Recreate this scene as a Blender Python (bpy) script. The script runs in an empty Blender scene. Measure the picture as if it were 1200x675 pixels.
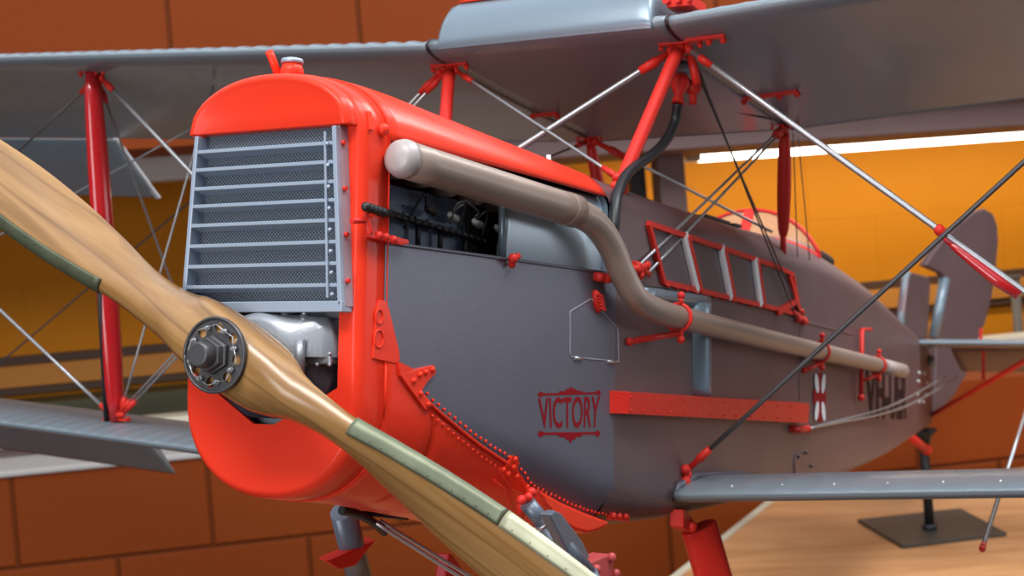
import bpy, bmesh, math, random
import numpy as np
from mathutils import Vector, Matrix, Euler

random.seed(7)
S = 0.23                                   # metres per model unit
SC = bpy.context.scene
COL = SC.collection
PI = math.pi

# ------------------------------------------------------------------ camera
FPX = 1652.656
CA = np.array([-2.81152, -2.08131, -0.02892])      # camera in aircraft coordinates (x aft, y starboard, z up)

def basis(h_right, fwd_flat, pitch, roll):
    p, r = math.radians(pitch), math.radians(roll)
    F = np.array([math.cos(p) * fwd_flat[0], math.cos(p) * fwd_flat[1], math.sin(p)])
    R = np.array([h_right[0], h_right[1], 0.0])
    U = np.cross(R, F)
    return (math.cos(r) * R + math.sin(r) * U, -math.sin(r) * R + math.cos(r) * U, F)

ya = math.radians(26.7694)
RA, UA, FA = basis((math.sin(ya), -math.cos(ya)), (math.cos(ya), math.sin(ya)), 3.41734, 0.89764)
yw = math.radians(9.0)
RW, UW, FW = basis((math.cos(yw), -math.sin(yw)), (math.sin(yw), math.cos(yw)), -1.5, -4.6)
CW = np.array([0.0, 0.0, 1.55])                    # camera in the room
ROT = np.column_stack([RW, UW, FW]) @ np.column_stack([RA, UA, FA]).T
LOC = CW - ROT @ (S * CA)

def to_room(p):
    return ROT @ (S * np.array(p, float)) + LOC

def ray_a(px, py):
    return FA + RA * ((px - 600) / FPX) - UA * ((py - 337.5) / FPX)

def ray_w(px, py):
    return FW + RW * ((px - 600) / FPX) - UW * ((py - 337.5) / FPX)

def on_a(axis, c, px, py):
    i = 'xyz'.index(axis)
    r = ray_a(px, py)
    return CA + r * ((c - CA[i]) / r[i])

def on_w(axis, c, px, py):
    i = 'xyz'.index(axis)
    r = ray_w(px, py)
    return CW + r * ((c - CW[i]) / r[i])

cam_d = bpy.data.cameras.new('camera')
cam = bpy.data.objects.new('camera', cam_d)
COL.objects.link(cam)
cam_d.sensor_width = 36
cam_d.lens = FPX * 36 / 1200
cam_d.clip_start = 0.02
cam.matrix_world = Matrix(((RW[0], UW[0], -FW[0], CW[0]), (RW[1], UW[1], -FW[1], CW[1]), (RW[2], UW[2], -FW[2], CW[2]), (0, 0, 0, 1)))
cam_d.dof.use_dof = True
cam_d.dof.focus_distance = 0.82
cam_d.dof.aperture_fstop = 16
SC.camera = cam

# ------------------------------------------------------------------ materials
def mat(name, col, rough=0.5, metal=0.0, spec=0.5, coat=0.0, noise=0.0, nscale=20.0, bump=0.0, bscale=80.0, emit=None, alpha=1.0, dust=None):
    m = bpy.data.materials.new(name)
    m.use_nodes = True
    nt = m.node_tree
    b = nt.nodes['Principled BSDF']
    b.inputs['Base Color'].default_value = (*col, 1)
    b.inputs['Roughness'].default_value = rough
    b.inputs['Metallic'].default_value = metal
    b.inputs['Specular IOR Level'].default_value = spec
    b.inputs['Coat Weight'].default_value = coat
    b.inputs['Coat Roughness'].default_value = 0.08
    tc = nt.nodes.new('ShaderNodeTexCoord')
    if noise > 0:
        n = nt.nodes.new('ShaderNodeTexNoise')
        n.inputs['Scale'].default_value = nscale
        n.inputs['Detail'].default_value = 5
        nt.links.new(tc.outputs['Object'], n.inputs['Vector'])
        r = nt.nodes.new('ShaderNodeValToRGB')
        r.color_ramp.elements[0].position = 0.3
        r.color_ramp.elements[1].position = 0.7
        r.color_ramp.elements[0].color = (*[c * (1 - noise) for c in col], 1)
        r.color_ramp.elements[1].color = (*[min(1, c * (1 + noise)) for c in col], 1)
        nt.links.new(n.outputs['Fac'], r.inputs['Fac'])
        nt.links.new(r.outputs['Color'], b.inputs['Base Color'])
    if bump > 0:
        n2 = nt.nodes.new('ShaderNodeTexNoise')
        n2.inputs['Scale'].default_value = bscale
        n2.inputs['Detail'].default_value = 3
        nt.links.new(tc.outputs['Object'], n2.inputs['Vector'])
        bp = nt.nodes.new('ShaderNodeBump')
        bp.inputs['Strength'].default_value = bump
        bp.inputs['Distance'].default_value = 0.002
        nt.links.new(n2.outputs['Fac'], bp.inputs['Height'])
        nt.links.new(bp.outputs['Normal'], b.inputs['Normal'])
    if emit:
        b.inputs['Emission Color'].default_value = (*emit[0], 1)
        b.inputs['Emission Strength'].default_value = emit[1]
    if alpha < 1:
        b.inputs['Alpha'].default_value = alpha
    return m

M = {}
M['dope'] = mat('silver dope', (0.125, 0.121, 0.152), 0.34, 0.35, noise=0.10, nscale=9, bump=0.05, bscale=300)
M['fabric'] = mat('orange-lit doped fabric', (0.145, 0.092, 0.096), 0.40, 0.3, noise=0.10, nscale=12, bump=0.06, bscale=400)  # reflection of the orange wall is mixed into this redder base colour
M['wing'] = mat('wing dope', (0.195, 0.235, 0.265), 0.26, 0.05, spec=.18, coat=.10, noise=0.05, nscale=14, bump=0.03, bscale=200)
M['tank'] = mat('tank grey', (0.20, 0.26, 0.31), 0.28, 0.3, noise=0.05, nscale=8)
M['red'] = mat('red enamel', (0.83, 0.043, 0.018), 0.30, 0.0, spec=.16, coat=0.07, noise=0.04, nscale=6)
M['red2'] = mat('red fittings', (0.66, 0.030, 0.020), 0.40, 0.0, spec=.2, coat=0.05)
M['darkred'] = mat('deep red strut', (0.50, 0.014, 0.018), 0.22, 0.0, coat=0.6)
M['lettering'] = mat('dark red lettering', (0.25, 0.004, 0.010), 0.5, spec=.1)
M['maroon'] = mat('black maroon lettering', (0.018, 0.008, 0.010), 0.5, spec=.1)
M['white'] = mat('white paint', (0.74, 0.74, 0.76), 0.4)
M['grey_frame'] = mat('grey blue metal paint', (0.34, 0.40, 0.49), 0.34, 0.3)
M['casting'] = mat('grey alloy casting', (0.34, 0.36, 0.39), 0.34, 0.55, noise=0.06, nscale=30, bump=0.05, bscale=500)
M['pipe'] = mat('taupe exhaust', (0.30, 0.225, 0.185), 0.36, 0.15, noise=0.07, nscale=14, bump=0.03, bscale=300)
M['pipe_end'] = mat('pale exhaust cap', (0.40, 0.35, 0.34), 0.4, 0.1)
M['engine'] = mat('engine blue black', (0.075, 0.10, 0.15), 0.42, 0.3)
M['black'] = mat('black rubber', (0.012, 0.012, 0.014), 0.45)
M['black_metal'] = mat('black metal', (0.03, 0.028, 0.03), 0.42, 0.4)
M['hub'] = mat('gunmetal hub', (0.09, 0.085, 0.088), 0.42, 0.6)
M['steel'] = mat('steel', (0.55, 0.55, 0.56), 0.3, 0.85)
M['wire'] = mat('wire steel', (0.42, 0.42, 0.43), 0.36, 0.7)
M['wire_dark'] = mat('dark wire', (0.09, 0.08, 0.08), 0.4, 0.5)
M['brass_pale'] = mat('pale brass sheath', (0.42, 0.42, 0.28), 0.42, 0.4, noise=0.15, nscale=60)
M['brass'] = mat('aged brass sheath', (0.15, 0.165, 0.105), 0.42, 0.45, noise=0.25, nscale=40)
M['brass2'] = mat('tarnished brass sheath', (0.10, 0.11, 0.065), 0.42, 0.45, noise=0.25, nscale=40)
M['porcelain'] = mat('white insulator', (0.65, 0.65, 0.62), 0.3)
M['window'] = mat('dark cabin glazing', (0.125, 0.095, 0.105), 0.30, 0.0)
M['cream'] = mat('cream paint', (0.62, 0.55, 0.42), 0.5)
M['grey_paint'] = mat('pale grey paint', (0.50, 0.47, 0.45), 0.55)
M['mauve'] = mat('mauve painted frame', (0.16, 0.10, 0.095), 0.55, noise=0.04)
M['yellow_wall'] = mat('orange yellow wall', (0.58, 0.22, 0.014), 0.65, noise=0.05, nscale=3)
M['dark_green'] = mat('dark olive cabinet', (0.055, 0.05, 0.012), 0.5, noise=0.2, nscale=4)
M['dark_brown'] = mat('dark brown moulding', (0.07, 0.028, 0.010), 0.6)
M['orange_strip'] = mat('orange moulding', (0.55, 0.20, 0.02), 0.6)
M['black_plate'] = mat('olive black plate', (0.052, 0.048, 0.036), 0.5)
M['leather'] = mat('dark leather', (0.03, 0.018, 0.012), 0.6)
M['slate'] = mat('slate blue leg', (0.14, 0.165, 0.21), 0.36, 0.25)
M['sump'] = mat('dark sump', (0.055, 0.058, 0.08), 0.35, 0.3)
M['pale'] = mat('lit rib edge', (0.55, 0.57, 0.60), 0.4)  # light caught by the aileron end rib, put into its colour
M['seam'] = mat('pale seam', (0.30, 0.30, 0.34), 0.4)
M['oil_tank'] = mat('oil tank blue grey', (0.52, 0.62, 0.70), 0.30, 0.35)
M['tyre'] = mat('grey tyre', (0.12, 0.12, 0.12), 0.7)

def brick_mat(name, c1, c2, mortar, bw, rh, off=(0, 0, 0), bump=.7):
    m = bpy.data.materials.new(name)
    m.use_nodes = True
    nt = m.node_tree
    b = nt.nodes['Principled BSDF']
    b.inputs['Roughness'].default_value = 0.6
    b.inputs['Specular IOR Level'].default_value = 0.12
    tc = nt.nodes.new('ShaderNodeTexCoord')
    mp = nt.nodes.new('ShaderNodeMapping')
    mp.inputs['Location'].default_value = off
    mp.inputs['Rotation'].default_value = (-PI / 2, 0, 0)
    nt.links.new(tc.outputs['Object'], mp.inputs['Vector'])
    br = nt.nodes.new('ShaderNodeTexBrick')
    br.inputs['Color1'].default_value = (*c1, 1)
    br.inputs['Color2'].default_value = (*c2, 1)
    br.inputs['Mortar'].default_value = (*mortar, 1)
    br.inputs['Scale'].default_value = 1
    br.inputs['Mortar Size'].default_value = 0.006
    br.inputs['Mortar Smooth'].default_value = 0.6
    br.inputs['Brick Width'].default_value = bw
    br.inputs['Row Height'].default_value = rh
    nt.links.new(mp.outputs['Vector'], br.inputs['Vector'])
    nt.links.new(br.outputs['Color'], b.inputs['Base Color'])
    n = nt.nodes.new('ShaderNodeTexNoise')
    n.inputs['Scale'].default_value = 120
    nt.links.new(tc.outputs['Object'], n.inputs['Vector'])
    mx = nt.nodes.new('ShaderNodeMath')
    mx.operation = 'MULTIPLY_ADD'
    mx.inputs[1].default_value = -1.0
    nt.links.new(br.outputs['Fac'], mx.inputs[0])
    ml = nt.nodes.new('ShaderNodeMath')
    ml.operation = 'MULTIPLY'
    ml.inputs[1].default_value = 0.25
    nt.links.new(n.outputs['Fac'], ml.inputs[0])
    nt.links.new(ml.outputs[0], mx.inputs[2])
    bp = nt.nodes.new('ShaderNodeBump')
    bp.inputs['Strength'].default_value = bump
    bp.inputs['Distance'].default_value = 0.006
    nt.links.new(mx.outputs[0], bp.inputs['Height'])
    nt.links.new(bp.outputs['Normal'], b.inputs['Normal'])
    return m

def wood_mat(name, c1, c2, rot, stretch, wscale, rough, coat=0.0, dist=3.0):
    m = bpy.data.materials.new(name)
    m.use_nodes = True
    nt = m.node_tree
    b = nt.nodes['Principled BSDF']
    b.inputs['Roughness'].default_value = rough
    b.inputs['Coat Weight'].default_value = coat
    b.inputs['Coat Roughness'].default_value = 0.2
    tc = nt.nodes.new('ShaderNodeTexCoord')
    mp0 = nt.nodes.new('ShaderNodeMapping')
    mp0.inputs['Rotation'].default_value = rot
    nt.links.new(tc.outputs['Object'], mp0.inputs['Vector'])
    mp = nt.nodes.new('ShaderNodeMapping')
    mp.inputs['Scale'].default_value = stretch
    nt.links.new(mp0.outputs['Vector'], mp.inputs['Vector'])
    w = nt.nodes.new('ShaderNodeTexNoise')
    w.inputs['Scale'].default_value = wscale
    w.inputs['Detail'].default_value = 8
    w.inputs['Distortion'].default_value = dist
    nt.links.new(mp.outputs['Vector'], w.inputs['Vector'])
    r = nt.nodes.new('ShaderNodeValToRGB')
    r.color_ramp.elements[0].position = 0.32
    r.color_ramp.elements[1].position = 0.62
    r.color_ramp.elements[0].color = (*c1, 1)
    r.color_ramp.elements[1].color = (*c2, 1)
    nt.links.new(w.outputs['Fac'], r.inputs['Fac'])
    nt.links.new(r.outputs['Color'], b.inputs['Base Color'])
    return m

M['prop'] = wood_mat('propeller walnut', (0.235, 0.112, 0.032), (0.37, 0.198, 0.070), (math.radians(-30), 0, 0), (9, .8, 16), 9, 0.26, 0.5, 0.5)
def add_laminations(m):
    nt = m.node_tree
    b = nt.nodes['Principled BSDF']
    src = b.inputs['Base Color'].links[0].from_socket
    mp0 = [n for n in nt.nodes if n.type == 'MAPPING' and tuple(n.inputs['Scale'].default_value) == (1, 1, 1)][0]
    w = nt.nodes.new('ShaderNodeTexWave')
    w.wave_type = 'BANDS'
    w.bands_direction = 'Z'
    w.inputs['Scale'].default_value = 22
    w.inputs['Distortion'].default_value = 2.2
    w.inputs['Detail'].default_value = 1
    w.inputs['Detail Scale'].default_value = .35
    nt.links.new(mp0.outputs['Vector'], w.inputs['Vector'])
    r = nt.nodes.new('ShaderNodeValToRGB')
    r.color_ramp.elements[0].position = 0.0
    r.color_ramp.elements[0].color = (.50, .42, .36, 1)
    r.color_ramp.elements[1].position = 0.05
    r.color_ramp.elements[1].color = (1, 1, 1, 1)
    nt.links.new(w.outputs['Fac'], r.inputs['Fac'])
    mx = nt.nodes.new('ShaderNodeMix')
    mx.data_type = 'RGBA'
    mx.blend_type = 'MULTIPLY'
    mx.inputs['Factor'].default_value = .5
    nt.links.new(src, mx.inputs['A'])
    nt.links.new(r.outputs['Color'], mx.inputs['B'])
    nt.links.new(mx.outputs['Result'], b.inputs['Base Color'])
add_laminations(M['prop'])
M['tablewood'] = wood_mat('table wood', (0.50, 0.22, 0.085), (0.66, 0.34, 0.15), (0, 0, 0.25), (1.2, 6, 1), 3.2, 0.42, 0.0, 1.0)

def mesh_core():
    m = bpy.data.materials.new('honeycomb core')
    m.use_nodes = True
    nt = m.node_tree
    b = nt.nodes['Principled BSDF']
    b.inputs['Roughness'].default_value = 0.5
    b.inputs['Metallic'].default_value = 0.3
    tc = nt.nodes.new('ShaderNodeTexCoord')
    mp = nt.nodes.new('ShaderNodeMapping')
    mp.inputs['Rotation'].default_value = (0, PI / 2, 0)
    nt.links.new(tc.outputs['Object'], mp.inputs['Vector'])
    v = nt.nodes.new('ShaderNodeTexVoronoi')
    v.voronoi_dimensions = '2D'
    v.inputs['Scale'].default_value = 620
    v.inputs['Randomness'].default_value = 0.12
    mp2 = nt.nodes.new('ShaderNodeMapping')
    mp2.inputs['Rotation'].default_value = (0, 0, PI / 4)
    nt.links.new(mp.outputs['Vector'], mp2.inputs['Vector'])
    nt.links.new(mp2.outputs['Vector'], v.inputs['Vector'])
    r = nt.nodes.new('ShaderNodeValToRGB')
    r.color_ramp.elements[0].position = 0.25
    r.color_ramp.elements[1].position = 0.55
    r.color_ramp.elements[0].color = (0.035, 0.04, 0.05, 1)
    r.color_ramp.elements[1].color = (0.17, 0.20, 0.25, 1)
    nt.links.new(v.outputs['Distance'], r.inputs['Fac'])
    nt.links.new(r.outputs['Color'], b.inputs['Base Color'])
    return m
M['core'] = mesh_core()

def glass_mat(name, tint, alpha):
    m = bpy.data.materials.new(name)
    m.use_nodes = True
    nt = m.node_tree
    b = nt.nodes['Principled BSDF']
    b.inputs['Base Color'].default_value = (*tint, 1)
    b.inputs['Roughness'].default_value = 0.15
    b.inputs['Alpha'].default_value = alpha
    return m
M['windscreen'] = glass_mat('windscreen celluloid', (0.75, 0.62, 0.50), 0.28)

# ------------------------------------------------------------------ mesh builder
class MB:
    """Collects shapes (model units, scaled by k) and links them as ONE mesh object."""
    def __init__(self, k=S):
        self.bm = bmesh.new()
        self.k = k
    def v(self, p):
        return self.bm.verts.new((p[0] * self.k, p[1] * self.k, p[2] * self.k))
    def face(self, vs, smooth=True):
        try:
            f = self.bm.faces.new(vs)
            f.smooth = smooth
            return f
        except ValueError:
            return None
    def grid(self, rows, close_u=False, close_v=False, smooth=True, caps=False):
        vr = [[self.v(p) for p in r] for r in rows]
        n, m_ = len(vr), len(vr[0])
        for i in range(n if close_u else n - 1):
            for j in range(m_ if close_v else m_ - 1):
                self.face([vr[i][j], vr[(i + 1) % n][j], vr[(i + 1) % n][(j + 1) % m_], vr[i][(j + 1) % m_]], smooth)
        if caps:
            self.face(list(reversed(vr[0])), False)
            self.face(vr[-1], False)
        return vr
    def box(self, lo, hi, smooth=False):
        x0, y0, z0 = lo
        x1, y1, z1 = hi
        return self.hexa([(x0, y0, z0), (x1, y0, z0), (x1, y1, z0), (x0, y1, z0), (x0, y0, z1), (x1, y0, z1), (x1, y1, z1), (x0, y1, z1)])
    def hexa(self, p):
        v = [self.v(q) for q in p]
        for f in ((0, 3, 2, 1), (4, 5, 6, 7), (0, 1, 5, 4), (1, 2, 6, 5), (2, 3, 7, 6), (3, 0, 4, 7)):
            self.face([v[i] for i in f], False)
        return self
    def bar(self, p, q, w, h, up=(0, 0, 1)):
        p, q = Vector(p), Vector(q)
        d = (q - p).normalized()
        s = d.cross(Vector(up))
        if s.length < 1e-4:
            s = d.cross(Vector((0, 1, 0)))
        s.normalize()
        u = s.cross(d).normalized()
        s, u = s * w / 2, u * h / 2
        return self.hexa([p - s - u, p + s - u, q + s - u, q - s - u, p - s + u, p + s + u, q + s + u, q - s + u])
    def tube(self, pts, r, n=12, r2=None, caps=True, flat=1.0, fdir=None):
        pts = [Vector(p) for p in pts]
        N = len(pts)
        rows = []
        prev = None
        for i, p in enumerate(pts):
            d = (pts[min(i + 1, N - 1)] - pts[max(i - 1, 0)]).normalized()
            if prev is None:
                a = Vector(fdir) if fdir else (Vector((0, 0, 1)) if abs(d.z) < 0.9 else Vector((1, 0, 0)))
                a = (a - d * a.dot(d)).normalized()
            else:
                a = (prev - d * prev.dot(d)).normalized()
            prev = a
            b_ = d.cross(a)
            if callable(r):
                rr = r(i / max(1, N - 1))
            elif r2 is None:
                rr = r
            else:
                rr = r + (r2 - r) * i / max(1, N - 1)
            rows.append([p + a * (math.cos(t) * rr) + b_ * (math.sin(t) * rr * flat) for t in (2 * PI * k / n for k in range(n))])
        self.grid(rows, close_v=True, caps=caps)
        return self
    def ball(self, c, r, seg=10, sq=(1, 1, 1)):
        rows = []
        rg = max(4, seg // 2 + 1)
        for i in range(rg + 1):
            a = PI * i / rg
            rr = max(1e-4, math.sin(a)) * r
            rows.append([(c[0] + rr * math.cos(2 * PI * j / seg) * sq[0], c[1] + rr * math.sin(2 * PI * j / seg) * sq[1], c[2] + math.cos(a) * r * sq[2]) for j in range(seg)])
        self.grid(rows, close_v=True)
        return self
    def disc(self, c, axis, r, h, n=24, r2=None):
        c = Vector(c)
        a = Vector(axis).normalized() * h
        return self.tube([c, c + a], r, n, r2=r2)
    def build(self, name, m, parent=None, bevel=0.0, solid=0.0, offset=1.0, auto=None):
        me = bpy.data.meshes.new(name)
        bmesh.ops.remove_doubles(self.bm, verts=self.bm.verts, dist=1e-6)
        bmesh.ops.recalc_face_normals(self.bm, faces=self.bm.faces)
        self.bm.to_mesh(me)
        self.bm.free()
        me.materials.append(m)
        o = bpy.data.objects.new(name, me)
        COL.objects.link(o)
        if parent is not None:
            o.parent = parent
        if solid:
            md = o.modifiers.new('thick', 'SOLIDIFY')
            md.thickness = solid * self.k
            md.offset = offset
        if bevel:
            md = o.modifiers.new('bevel', 'BEVEL')
            md.width = bevel * self.k
            md.segments = 2
            md.limit_method = 'ANGLE'
            md.angle_limit = math.radians(40)
        return o

def tag(o, label=None, cat=None, group=None, kind=None):
    if label: o['label'] = label
    if cat: o['category'] = cat
    if group: o['group'] = group
    if kind: o['kind'] = kind
    return o

def plate2d(outline, holes, thick, mapf):
    """Flat plate with holes -> list of (verts, faces) mapped by mapf(u, v, w)."""
    cu = bpy.data.curves.new('plate', 'CURVE')
    cu.dimensions = '2D'
    cu.fill_mode = 'BOTH'
    cu.extrude = thick / 2
    for ring in [outline] + holes:
        sp = cu.splines.new('POLY')
        sp.points.add(len(ring) - 1)
        for p, q in zip(sp.points, ring):
            p.co = (q[0], q[1], 0, 1)
        sp.use_cyclic_u = True
    ob = bpy.data.objects.new('plate', cu)
    COL.objects.link(ob)
    me = bpy.data.meshes.new_from_object(ob)
    vs = [mapf(*v.co) for v in me.vertices]
    fs = [tuple(p.vertices) for p in me.polygons]
    bpy.data.objects.remove(ob)
    bpy.data.meshes.remove(me)
    bpy.data.curves.remove(cu)
    return vs, fs

def add_vf(mb, vf, smooth=False):
    vs = [mb.v(p) for p in vf[0]]
    for f in vf[1]:
        mb.face([vs[i] for i in f], smooth)
    return mb

def text2d(body, bold=0.0):
    cu = bpy.data.curves.new('text', 'FONT')
    cu.body = body
    cu.offset = bold
    cu.resolution_u = 6
    ob = bpy.data.objects.new('text', cu)
    COL.objects.link(ob)
    me = bpy.data.meshes.new_from_object(ob)
    vs = np.array([v.co[:2] for v in me.vertices])
    fs = [tuple(p.vertices) for p in me.polygons]
    bpy.data.objects.remove(ob)
    bpy.data.meshes.remove(me)
    bpy.data.curves.remove(cu)
    lo, hi = vs.min(0), vs.max(0)
    return (vs - lo) / (hi - lo), fs

def hermite(xs, ys):
    xs, ys = np.array(xs, float), np.array(ys, float)
    d = np.diff(ys) / np.diff(xs)
    m = np.zeros(len(xs))
    m[0], m[-1] = d[0], d[-1]
    for i in range(1, len(xs) - 1):
        m[i] = 0 if d[i - 1] * d[i] <= 0 else 2 * d[i - 1] * d[i] / (d[i - 1] + d[i])
    def f(x):
        x = min(max(x, xs[0]), xs[-1])
        i = min(max(int(np.searchsorted(xs, x)) - 1, 0), len(xs) - 2)
        h = xs[i + 1] - xs[i]
        t = (x - xs[i]) / h
        return float((2*t**3 - 3*t**2 + 1) * ys[i] + (t**3 - 2*t**2 + t) * h * m[i] + (-2*t**3 + 3*t**2) * ys[i+1] + (t**3 - t**2) * h * m[i+1])
    return f

def catmull(pts, n=8):
    P = [np.array(p, float) for p in pts]
    P = [2 * P[0] - P[1]] + P + [2 * P[-1] - P[-2]]
    out = []
    for i in range(1, len(P) - 2):
        for k in range(n):
            t = k / n
            out.append(0.5 * ((2 * P[i]) + (-P[i-1] + P[i+1]) * t + (2*P[i-1] - 5*P[i] + 4*P[i+1] - P[i+2]) * t**2 + (-P[i-1] + 3*P[i] - 3*P[i+1] + P[i+2]) * t**3))
    out.append(P[-2])
    return out

# ------------------------------------------------------------------ the aircraft
plane = bpy.data.objects.new('model_biplane', None)
COL.objects.link(plane)
plane.empty_display_size = 0.1
plane.matrix_world = Matrix([[*ROT[0], LOC[0]], [*ROT[1], LOC[1]], [*ROT[2], LOC[2]], [0, 0, 0, 1]])
tag(plane, 'large grey and red model biplane with wooden propeller and VICTORY lettering', 'model aircraft')

# fuselage outline functions
W = hermite([0, .1, .6, 1.2, 1.6, 1.9, 3.4, 5.0, 7.0, 8.5], [.26, .268, .33, .395, .422, .43, .43, .36, .19, .05])
ZT = hermite([0, .2, .5, .9, 1.3, 2.0, 2.8, 3.7, 5.0, 6.1, 8.2, 8.5], [.70, .708, .692, .668, .645, .630, .63, .645, .585, .47, .26, .23])
ZS = hermite([0, .1, 1.2, 1.6, 3.3, 5.0, 8.5], [.54, .53, .47, .44, .43, .34, .16])
ZB = hermite([0, .3, .8, 1.2, 1.8, 3.6, 5, 8.5], [-.345, -.38, -.465, -.525, -.535, -.535, -.51, -.385])
ZL = hermite([0, .3, .8, 1.3, 1.8, 3.6, 8.5], [-.10, -.12, -.24, -.38, -.46, -.48, -.36])
NB = hermite([0, .8, 1.3, 8.5], [2.2, 2.3, 3.0, 3.5])
NT = hermite([0, 8.5], [2.1, 2.1])

def half(x, z):
    w, zs, zt, zl, zb = W(x), ZS(x), ZT(x), ZL(x), ZB(x)
    if z > zs:
        n, t = NT(x), min(1, (z - zs) / (zt - zs))
    elif z < zl:
        n, t = NB(x), min(1, (zl - z) / (zl - zb))
    else:
        return w
    return w * max(0.0, 1 - t ** n) ** (1 / n)

def side(px, py, off=0.0):
    """Point of the port fuselage skin seen at a pixel."""
    y = -0.4
    for _ in range(30):
        p = on_a('y', y, px, py)
        y = 0.5 * y + 0.5 * -(half(p[0], p[2]) + off)
    return on_a('y', y, px, py)

def skin(x, z, off=0.0, s=-1):
    return (x, s * (half(x, z) + off), z)

def ring(x, z_hi=None, z_lo=None, n_arc=14, n_mid=8, n_bot=12, inset=0.0):
    """Outline from the top centre down the port side to the bottom centre, then up starboard (closed ring)."""
    w, zs, zt, zl, zb = W(x), ZS(x), ZT(x), ZL(x), ZB(x)
    nt_, nb_ = NT(x), NB(x)
    k = 1 - inset / w
    kz = 1 - inset / ((zt - zb) / 2)
    zc = (zt + zb) / 2
    L = []
    for i in range(n_arc):
        a = PI / 2 * (1 - i / n_arc)
        L.append((w * math.cos(a) ** (2 / nt_), zs + (zt - zs) * math.sin(a) ** (2 / nt_)))
    for i in range(n_mid):
        L.append((w, zs + (zl - zs) * i / n_mid))
    for i in range(n_bot + 1):
        a = PI / 2 * i / n_bot
        L.append((w * max(0, math.cos(a)) ** (2 / nb_), zl + (zb - zl) * math.sin(a) ** (2 / nb_)))
    L[0] = (0, zt)
    L[-1] = (0, zb)
    L = [(y * k, zc + (z - zc) * kz) for y, z in L]
    port = [(x, -y, z) for y, z in L]
    star = [(x, y, z) for y, z in reversed(L[1:-1])]
    return port + star

# ---- nose cowl (front ring with rounded rim)
XC = 0.105
mb = MB()
rows = [ring(0.012 + 0.0, inset=0.030)]
for xx, ins in ((0.002, 0.026), (0.0, 0.020), (0.004, 0.011), (0.012, 0.004), (0.026, 0.0), (0.06, 0), (XC, 0), (XC, 0.008)):
    rr = ring(max(xx, 0), inset=ins)
    rows.append([(xx, p[1], p[2]) for p in rr])
mb.grid(rows[1:], close_v=True)
cowl = mb.build('nose_cowl', M['red'], plane)
# front plate of the cowl with its openings (radiator and crankcase)
o0 = [(p[1], p[2]) for p in ring(0.0, inset=0.0205)]
rad_hole = [(-.205, .135), (.205, .135), (.195, .55), (-.195, .55)]
crank_hole = [(-.203, .122), (-.203, -.072), (-.168, -.092), (-.02, -.165), (.04, -.165), (.165, -.085), (.19, -.02), (.19, .122)]
mb = MB()
add_vf(mb, plate2d(o0, [rad_hole, crank_hole], 0.012, lambda u, v, w: (0.006 + w, u, v)))
mb.build('cowl_face', M['red'], cowl)
# hood above the radiator, standing proud of the face
mb = MB()
hood = []
for i in range(41):
    t = -1 + 2 * i / 40
    y = t * 0.243
    z = 0.552 + 0.142 * max(0, 1 - abs(t) ** 2.15) ** (1 / 2.1)
    hood.append((y, z))
rows = []
for xx, ins in ((-.034, .030), (-.040, .018), (-.036, .008), (-.026, .002), (-.012, 0), (.004, 0)):
    k = 1 - ins / .243
    rows.append([(xx, y * k, .552 + (z - .552) * (1 - ins / .142)) for y, z in hood])
vr = mb.grid(rows)
mb.face(vr[0], True)
for j in range(len(rows) - 1):
    pass
mb.face([r[0] for r in vr] + [r[-1] for r in reversed(vr)], False)
mb.build('cowl_hood', M['red'], cowl, bevel=0.004)
# seam bead and rivets around the cowl edge
mb = MB()
rr = [p for p in ring(XC, inset=-0.001)]
mb.tube([rr[i] for i in range(len(rr))] + [rr[0]], 0.0022, 6)
mb.build('seam_bead', M['red'], cowl)
# triangular gusset with two pressed rings
mb = MB()
g = [(437, 420), (442, 360), (446, 352), (452, 353), (456, 361), (468, 412), (469, 421), (464, 426)]
pts = [side(a, b, .004) for a, b in g]
vs = [mb.v(p) for p in pts]
mb.face(vs, False)
vb = [mb.v((p[0], p[1] + .006, p[2])) for p in pts]
for i in range(len(vs)):
    mb.face([vs[i], vs[(i + 1) % len(vs)], vb[(i + 1) % len(vs)], vb[i]], False)
for (cx, cy), r in (((444.5, 371), .017), ((444, 397), .021)):
    c = side(cx, cy, .005)
    circ = [(c[0] + r * .8 * math.cos(t), c[1] - .1 * r * math.cos(t), c[2] + r * math.sin(t)) for t in (2 * PI * i / 20 for i in range(21))]
    mb.tube(circ, .0028, 6)
mb.build('cowl_gusset', M['red'], cowl, bevel=.002)
# filler neck and cap with overflow pipe on top
mb = MB()
q = on_a('y', 0, 342, 88)
mb.tube([(q[0], 0, .69), (q[0], 0, .722), (q[0], 0, .736)], lambda t: .034 - .010 * t, 18)
neck = mb.build('filler_neck', M['red'], cowl)
mb = MB()
mb.tube([(q[0], 0, .736), (q[0], 0, .740), (q[0], 0, .748), (q[0], 0, .752)], lambda t: [.027, .029, .027, .012][round(t * 3)], 18)
mb.build('filler_cap', M['grey_frame'], cowl)
mb = MB()
mb.tube([(q[0] - .01, .030, .700), (q[0] - .02, .050, .755), (q[0] - .022, .056, .768)], .0105, 10)
mb.build('overflow_pipe', M['red'], cowl)

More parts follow.
